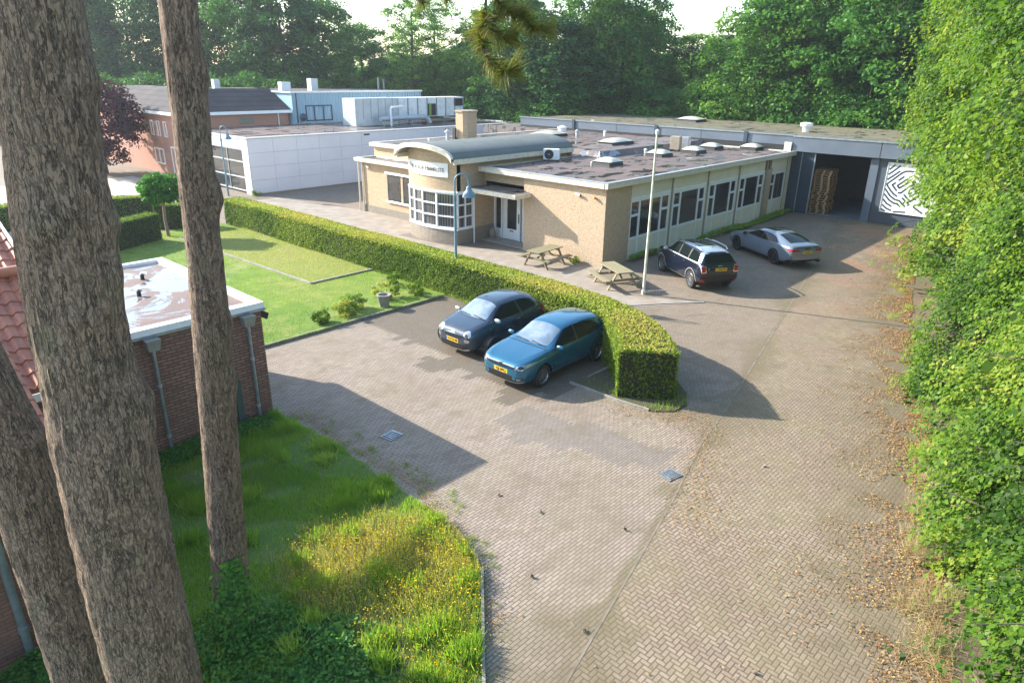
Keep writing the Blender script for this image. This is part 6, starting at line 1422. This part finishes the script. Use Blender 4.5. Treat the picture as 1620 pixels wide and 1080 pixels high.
nm_ = ['nearest leafy hornbeam at the lower right edge of the frame', 'second hornbeam from the viewer, above the pale dry grass', 'hornbeam beside the dry grass, third from the viewer', 'hornbeam opposite the hedge end, right of the road', 'hornbeam beyond the dry grass with low shaggy skirt', 'hornbeam halfway along the road edge', 'leafy tree right of the road opposite the navy crossover', 'leafy tree right of the road opposite the grey fastback', 'farthest roadside tree hanging over the labyrinth mural']
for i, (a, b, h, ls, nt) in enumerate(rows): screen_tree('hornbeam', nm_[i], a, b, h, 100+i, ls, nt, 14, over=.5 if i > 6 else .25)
# birch boughs reaching in from above on the right
def bough(label, pts, seed, n, ls, spread):
    r_ = np.random.default_rng(seed); th = thing('birch_bough', label, 'branch', tuple(pts[0]), 'birch boughs hanging in at the upper right')
    m = MB(); m.tube(pts, [.035, .025, .015, .006][:len(pts)], 6); Q = interp_path(pts, 40); P_ = []; U_ = []
    for q in Q[6:]:
        for _ in range(n):
            s = q+r_.normal(size=3)*spread; L_ = .25+.55*r_.random(); d = np.array([r_.normal()*.25, r_.normal()*.25, -1.0])
            if r_.random() < .06: m.tube([tuple(q), tuple(s), tuple(s+d*L_)], [.006, .004, .002], 4, caps=False)
            for k in range(9): P_.append(s+d*L_*r_.random()+r_.normal(size=3)*.04); U_.append(d+r_.normal(size=3)*.5)
    m.build('branch', 'barkfar', th, smooth=True)
    P_ = np.array(P_); tn = .5+.4*(r_.random(len(P_)))
    leaves('foliage', P_, r_.normal(size=(len(P_), 3))*.6+np.array([-.3, .4, .6]), ls, 'lf_horn', th, aspect=.75, tint=tn, up=np.array(U_))
bough('lowest birch bough hanging over the labyrinth mural', [(10, -12.5, 9.5), (13.5, -9.6, 8.2), (16, -8.0, 6.6), (17, -7.4, 5.0)], 41, 7, .15, .5)
bough('upper birch bough against the dark wood at the right', [(2, -14, 12), (6, -11.6, 11.5), (10, -9.6, 10.6), (12.5, -8.4, 9.4)], 42, 8, .13, .6)
bough('topmost birch bough crossing the upper right corner', [(-8, -16, 11.5), (-4, -13.8, 11.4), (0, -12.2, 11), (3, -11.2, 10)], 43, 8, .10, .55)
bough('thin birch twig bough dangling beside the hall roof edge', [(12, -11, 10.4), (15, -8.4, 9.4), (17.5, -7.2, 8.4), (18.3, -6.9, 7.2)], 44, 6, .15, .4)
bough('birch bough arching over the far end of the road', [(6, -12, 8.2), (9, -9.9, 7.8), (12, -8.5, 7.0), (13.4, -8.0, 6.0)], 45, 7, .13, .45)
bough('birch bough nearest the viewer at the right edge', [(-14, -17.6, 8.6), (-12.4, -16.0, 8.4), (-11.2, -15.1, 7.7), (-10.8, -14.8, 7.0)], 46, 6, .085, .35)
# ---------------- ground cover
def scatter(n, fn):
    P_ = []; 
    while len(P_) < n: P_.append(fn())
    return np.array(P_)
def inside(poly, x, y):
    x = np.asarray(x); y = np.asarray(y); c = np.zeros(len(x), bool); n = len(poly); j = n-1
    for i in range(n):
        xi, yi = poly[i]; xj, yj = poly[j]
        k = ((yi > y) != (yj > y)) & (x < (xj-xi)*(y-yi)/((yj-yi) if yj != yi else 1e-9)+xi); c ^= k; j = i
    return c
def blades(name, poly, n, h, mat, z, label, cat, seed, lean=.35, width=.10, mask=None, tintf=None, clump=None):
    xs = [p[0] for p in poly]; ys = [p[1] for p in poly]; r_ = np.random.default_rng(seed)
    x = r_.uniform(min(xs), max(xs), n*3); y = r_.uniform(min(ys), max(ys), n*3)
    if clump:
        cx = r_.uniform(min(xs), max(xs), clump[0]); cy = r_.uniform(min(ys), max(ys), clump[0]); i_ = r_.integers(0, clump[0], n*3); x = cx[i_]+r_.normal(size=n*3)*clump[1]; y = cy[i_]+r_.normal(size=n*3)*clump[1]
    k = inside(poly, x, y); x, y = x[k], y[k]
    if mask is not None: q = r_.random(len(x)) < mask(x, y); x, y = x[q], y[q]
    x, y = x[:n], y[:n]; N = len(x)
    up = np.stack([r_.normal(size=N)*lean, r_.normal(size=N)*lean, np.ones(N)], 1); nn = np.stack([r_.normal(size=N), r_.normal(size=N), np.zeros(N)], 1)
    hh = h*(.5+r_.random(N)); P_ = np.stack([x, y, np.full(N, z)], 1)
    if tintf is not None: tt = tintf(x, y)+.3*(r_.random(N)-.5)
    else: tt = r_.random(N)
    o = leaves(name, P_, nn, hh, mat, None, aspect=width, tint=tt, up=up, tri=True, jit=.1, kind='stuff'); tag(o, label, cat); return o, P_, hh, up
nz2 = lambda s, sd: (lambda x, y: vnoise(np.stack([x, y], 1), s, sd))
VP_ = [(-24.5, 1.4), (-17.2, 1.4), (-17.1, -2.4), (-16.95, -4.5), (-17.1, -6.7), (-17.1, -7.9), (-17.25, -9.4), (-17.6, -10.2), (-19.2, -11.85), (-22, -14.7), (-24.5, -15)]
VG = [(-23, -7.0), (-22.2, -4.4), (-20.5, -2.5), (-17.1, -2.5), (-16.85, -4.5), (-17.0, -6.7), (-17.05, -7.9), (-17.25, -9.4), (-17.6, -10.2), (-19.2, -11.85), (-21, -13.5), (-22.4, -12)]
flower = lambda x, y: np.clip(1-np.hypot((x+18.6)/1.75, (y+9.7)/2.7)**2+.9*(nz2(1.5, 5)(x, y)-.5), 0, 1)
blades('verge_grass', VG, 75000, .10, 'lf_grass', .04, 'fresh green grass between the garage and the slender pine', 'grass', 1, mask=lambda x, y: (.25+.75*(nz2(1.8, 8)(x, y) > .38))*(1-.6*flower(x, y)), tintf=lambda x, y: .25+.5*nz2(1.3, 6)(x, y))
blades('grass_tufts', VG, 24000, .21, 'lf_grass', .04, 'taller green grass tufts in the verge', 'grass', 2, clump=(110, .10), lean=.6, tintf=lambda x, y: .45+.4*nz2(.9, 7)(x, y))
o, Pf, hf, uf_ = blades('flower_stems', VG, 42000, .19, 'lf_weed', .04, 'weedy stems of the yellow flower patch at the paving edge', 'weeds', 3, mask=flower, width=.05, tintf=lambda x, y: .55+.6*nz2(2.2, 33)(x, y))
k = RNG.random(len(Pf)) < .42; un = uf_/np.linalg.norm(uf_, axis=1, keepdims=True); Pt = (Pf+un*hf[:, None])[k]
o = leaves('yellow_flowers', Pt, RNG.normal(size=(len(Pt), 3))*.5+np.array([-.2, -.1, 1]), .024, 'lf_yellow', None, aspect=.9, kind='stuff'); tag(o, 'small yellow flowers covering the verge beside the paving', 'flowers')
blades('dry_weeds', VG, 20000, .2, 'lf_straw', .04, 'dry straw coloured stalks among the yellow flowers', 'dry grass', 4, mask=lambda x, y: flower(x, y)*(.25+.75*(nz2(1.2, 12)(x, y) > .5)), width=.05)
# ivy and ground cover at the foot of the slender pine
def cover(name, poly, n, ls, zf, mat, label, cat, seed, mask=None):
    xs = [p[0] for p in poly]; ys = [p[1] for p in poly]; r_ = np.random.default_rng(seed); x = r_.uniform(min(xs), max(xs), n*3); y = r_.uniform(min(ys), max(ys), n*3)
    k = inside(poly, x, y); x, y = x[k], y[k]
    if mask is not None: q = r_.random(len(x)) < mask(x, y); x, y = x[q], y[q]
    x, y = x[:n], y[:n]; N = len(x); z = .05+zf(x, y)*(.35+.65*r_.random(N))
    o = leaves(name, np.stack([x, y, z], 1), r_.normal(size=(N, 3))*.45+np.array([-.15, .05, 1]), ls, mat, None, aspect=.85, kind='stuff'); tag(o, label, cat); return o
cover('ground_ivy', [(-23.2, -9), (-22, -7.2), (-20.4, -8.4), (-19.6, -10.2), (-20.6, -12.8), (-23.0, -13.5), (-24.5, -11)], 42000, .062, lambda x, y: .30*nz2(1.7, 3)(x, y), 'lf_ivy', 'ivy and low leafy weeds around the foot of the slender pine', 'ground cover', 11, mask=lambda x, y: np.clip(1.7-np.hypot(x+21.4, y+9.9)/1.3, 0, 1)*(.3+.7*(nz2(2, 4)(x, y) > .4)))
cover('wall_foot_shrubbery', [(-24.6, -7.0), (-23.1, -6.95), (-22.9, -7.9), (-23.6, -8.8), (-24.8, -8.4)], 9000, .06, lambda x, y: .5*nz2(2, 5)(x, y), 'lf_ivy', 'dark low plants against the tiled house wall', 'ground cover', 12)
cover('wall_foot_weeds', [(-21.6, -2.45), (-17.2, -2.45), (-17.4, -3.1), (-21.2, -3.3)], 5200, .05, lambda x, y: .22*nz2(2, 9)(x, y), 'lf_ivy', 'low weeds along the foot of the garage wall', 'weeds', 13)
cover('window_wall_weeds', [(1.9, -.12), (19.7, -.12), (19.7, -.55), (12, -.75), (6, -.5), (1.9, -.4)], 9000, .09, lambda x, y: .28*nz2(1.4, 9)(x, y), 'lf_grass', 'strip of weeds along the foot of the window wall', 'weeds', 14, mask=lambda x, y: .25+.75*(nz2(1, 3)(x, y) > .45))
r_ = np.random.default_rng(9); n = 1500; zi = r_.random(n)**1.9*1.55; ai = toward(-21.05, -8.65, 0)+r_.normal(size=n)*(.9-.45*zi); rr = .27+.10*r_.random(n)*(1-zi/2.6)
cx = np.interp(zi, [0, 1.7, 3.3], [-21.14, -21.08, -21.0]); cy = np.interp(zi, [0, 1.7, 3.3], [-8.52, -8.60, -8.68])
leaves('ivy_vine', np.stack([cx+rr*np.cos(ai), cy+rr*np.sin(ai), zi], 1), np.stack([np.cos(ai), np.sin(ai), .5+0*ai], 1)+r_.normal(size=(n, 3))*.35, .062, 'lf_ivy', t2, aspect=.85)
# big leaved weed (comfrey like) near the pine foot
def rosette(x, y, s, label, seed, n=14):
    r_ = np.random.default_rng(seed); th = thing('leafy_weed', label, 'plant', (x, y, .04), 'broad leaved weeds in the verge'); m = MB()
    for i in range(n):
        a = 6.283*i/n+r_.random()*.4; l = s*r_.uniform(.7, 1.1); w = l*.2; d = Vector((math.cos(a), math.sin(a), 0)); p = Vector((-d.y, d.x, 0)); b = Vector((x, y, .05))
        q = [b, b+d*l*.45+Vector((0, 0, l*.45))-p*w, b+d*l*.5+Vector((0, 0, l*.42)), b+d*l*.45+Vector((0, 0, l*.45))+p*w, b+d*l+Vector((0, 0, l*.18))]
        m.add(q, [(0, 1, 2), (0, 2, 3), (1, 4, 2), (2, 4, 3)])
    me = m.build('leaf_rosette', 'lf_ivy', th); a = me.data.attributes.new('tint', 'FLOAT', 'FACE'); a.data.foreach_set('value', [.9]*len(me.data.polygons))
rosette(-20.25, -9.75, .34, 'broad leaved weed right beside the slender pine foot', 1); rosette(-18.1, -7.9, .22, 'small leafy rosette weed among the green grass tufts', 2); rosette(-18.9, -10.6, .2, 'leafy rosette weed inside the yellow flower patch', 3, 10)
# lawns
blades('lawn_blades', LAWN, 90000, .05, 'lf_lawn', .05, 'short bright lawn grass', 'grass', 21, width=.16, tintf=lambda x, y: -.05+.85*nz2(.6, 6)(x, y)+.3*(x > -12), mask=lambda x, y: .35+.65*(nz2(1.1, 2)(x, y) > .4))
blades('dry_lawn_blades', DRY, 26000, .05, 'lf_lawn', .07, 'patchy dry grass of the framed lawn bed', 'grass', 22, width=.16, tintf=lambda x, y: .75+.3*nz2(.9, 6)(x, y))
blades('hedge_foot_grass', HBED, 26000, .12, 'lf_lawn', .03, 'long grass at the foot of the beech hedge', 'grass', 23, width=.10, mask=lambda x, y: np.where(y > 6.5, .2, 1.0)*np.where(x < -7.3, 1, .1)*np.where(y < -6.4, .04+.5*(nz2(1.6, 15)(x, y) > .6), 1), tintf=lambda x, y: .3+.6*nz2(1.5, 6)(x, y))
blades('kerb_grass', [(-15.4, 1.78), (-7.6, 1.78), (-7.6, 2.05), (-15.4, 2.05)], 5000, .07, 'lf_lawn', .03, 'grass growing over the lawn kerb', 'grass', 24, mask=lambda x, y: nz2(2.5, 9)(x, y))
# right edge : dry grass, fallen leaves
EG = [(-24, -19.2), (-13, -15.5), (-8.5, -14.3), (-8.5, -15.3), (-14, -17), (-24, -20)]
ed = lambda x, y: (y-(-12.75+.296*x))
o, _, _, _ = blades('dry_edge_grass', [(-20, -19.5), (-20, -16.9), (-12.5, -15.4), (-8.6, -14.6), (-8.6, -15.4)], 22000, .24, 'lf_straw', .01, 'long pale dry grass flopping over the paving at the right edge', 'dry grass', 31, lean=1.7, width=.022, clump=(300, .15), mask=lambda x, y: np.clip(1.6-np.abs(ed(x, y)-.35)/.5, 0, 1))
blades('green_edge_grass', [(-20, -19.5), (-20, -16.9), (-8, -13.6), (8, -9.2), (18, -6.5), (18, -8.5), (0, -13.5), (-10, -16.5)], 16000, .16, 'lf_grass', .01, 'green grass sprouting along the right edge of the road', 'grass', 32, lean=.7, width=.07, clump=(420, .12), mask=lambda x, y: np.clip(1-ed(x, y)/1.3, 0, 1), tintf=lambda x, y: .8+0*x)
def litter(name, n, fx, label, seed, ls, mat='lf_dead'):
    r_ = np.random.default_rng(seed); x, y = fx(r_, n); N = len(x)
    o = leaves(name, np.stack([x, y, np.full(N, .016)+.02*r_.random(N)], 1), r_.normal(size=(N, 3))*.28+np.array([0, 0, 1]), ls, mat, None, aspect=.6, kind='stuff'); tag(o, label, 'leaf litter')
def edge_l(r_, n):
    x = r_.uniform(-21, 18, n*2); d = np.abs(r_.exponential(.65, n*2)); y = np.array([face_y(v) for v in x])+.1+d; k = vnoise(np.stack([x, y], 1), 1.6, 5) > .36; return x[k][:n], y[k][:n]
litter('fallen_leaves', 46000, edge_l, 'brown fallen leaves along the planted right edge of the road', 41, .042)
def all_l(r_, n): return r_.uniform(-19, 18, n), r_.uniform(-15, -3, n)
litter('scattered_leaves', 1500, all_l, 'single leaves scattered over the paving', 42, .035)
def hedge_l(r_, n): 
    t_ = r_.random(n); x = np.interp(t_, [0, .4, 1], [-10.8, -9.9, -14]); return x+r_.normal(size=n)*.35, np.interp(t_, [0, .4, 1], [-8.2, -10.2, -12.4])+r_.normal(size=n)*.35
litter('litter_by_hedge', 2600, hedge_l, 'brown leaf litter in the joints below the hedge end', 43, .035)
def park_l(r_, n): x = r_.uniform(-11.5, -7.6, n); return x, r_.uniform(-6.5, 1.8, n)
litter('litter_under_cars', 2200, park_l, 'small leaf litter on the dark stained parking bays', 44, .03)
def verge_l(r_, n): t_ = r_.random(n); return np.interp(t_, [0, .5, 1], [-16.8, -16.8, -18.5])+np.abs(r_.normal(size=n))*.25, np.interp(t_, [0, .5, 1], [-2.5, -7.5, -11.3])
litter('litter_at_verge', 3000, verge_l, 'debris gathered along the verge edge of the paving', 45, .03)
# moss tufts in joints near the verge
blades('joint_moss_grass', [(-17, -2.5), (-16.2, -2.5), (-16.2, -8), (-16.9, -10), (-19, -12), (-19.3, -11.9), (-17.6, -10.3), (-17.1, -8)], 5000, .05, 'lf_lawn', .008, 'little grass tufts in the paving joints by the verge', 'grass', 33, width=.12, clump=(260, .05))
# pine cones on the paving
cones = [(900, 868), (882, 960), (983, 1001), (815, 836), (1035, 849), (1165, 742), (1210, 1000), (1150, 1055)]
CN = [(-15.6, -9.85), (-17.1, -10.95), (-17.45, -12.35), (-15.75, -8.85), (-14.9, -11.35), (-10.9, -12.3), (-16.4, -14.6), (-17.6, -14.9)]
def cone(x, y, rz, label):
    th = thing('pine_cone', label, 'pine cone', (x, y, .03), 'pine cones lying on the paving', rz)
    m = MB()
    for j in range(7):
        zc = -.035+.012*j; rad = .028*math.sin(math.pi*(j+1)/8.5)
        for i in range(7):
            a = 6.283*i/7+j*.45; d = Vector((0, math.cos(a), math.sin(a))); s = Vector((0, -d.z, d.y))*.010; c = Vector((zc, 0, 0))
            m.add([c+d*rad*.4-s, c+d*rad*.4+s, c+d*rad+s*.7+Vector((.008, 0, 0)), c+d*rad-s*.7+Vector((.008, 0, 0))], [(0, 1, 2, 3)])
    m.tube([(-.04, 0, 0), (.045, 0, 0)], .012, 6); m.build('scales', 'post', th, local=True); return th
w_ = ['nearest the middle of the stretcher paving', 'left of the grating line near the flower patch', 'just below the seam of the two pavings', 'closest to the yellow flower patch tip', 'right of the seam below the drain grating', 'out on the herringbone road', 'low on the herringbone road', 'lowest on the herringbone road']
c0 = cone(CN[0][0], CN[0][1], .4, 'pine cone lying '+w_[0])
for i in range(1, len(CN)): dup(c0, (CN[i][0], CN[i][1], .03), random.random()*6.28, 'pine cone lying '+w_[i])
# ---------------- the hazy morning air
mb = MB().box(-90, -90, -1.5, 170, 170, 26); hz_ = mb.build('haze', 'white'); hz_['kind'] = 'stuff'
hm = bpy.data.materials.new('haze_air'); hm.use_nodes = True; nt = hm.node_tree; nt.nodes.remove(nt.nodes['Principled BSDF'])
pv_ = nt.nodes.new('ShaderNodeVolumePrincipled'); pv_.inputs['Color'].default_value = (.86, .93, 1, 1); pv_.inputs['Density'].default_value = .00045; pv_.inputs['Anisotropy'].default_value = .3
nt.links.new(pv_.outputs[0], nt.nodes['Material Output'].inputs['Volume']); hz_.data.materials.clear(); hz_.data.materials.append(hm)
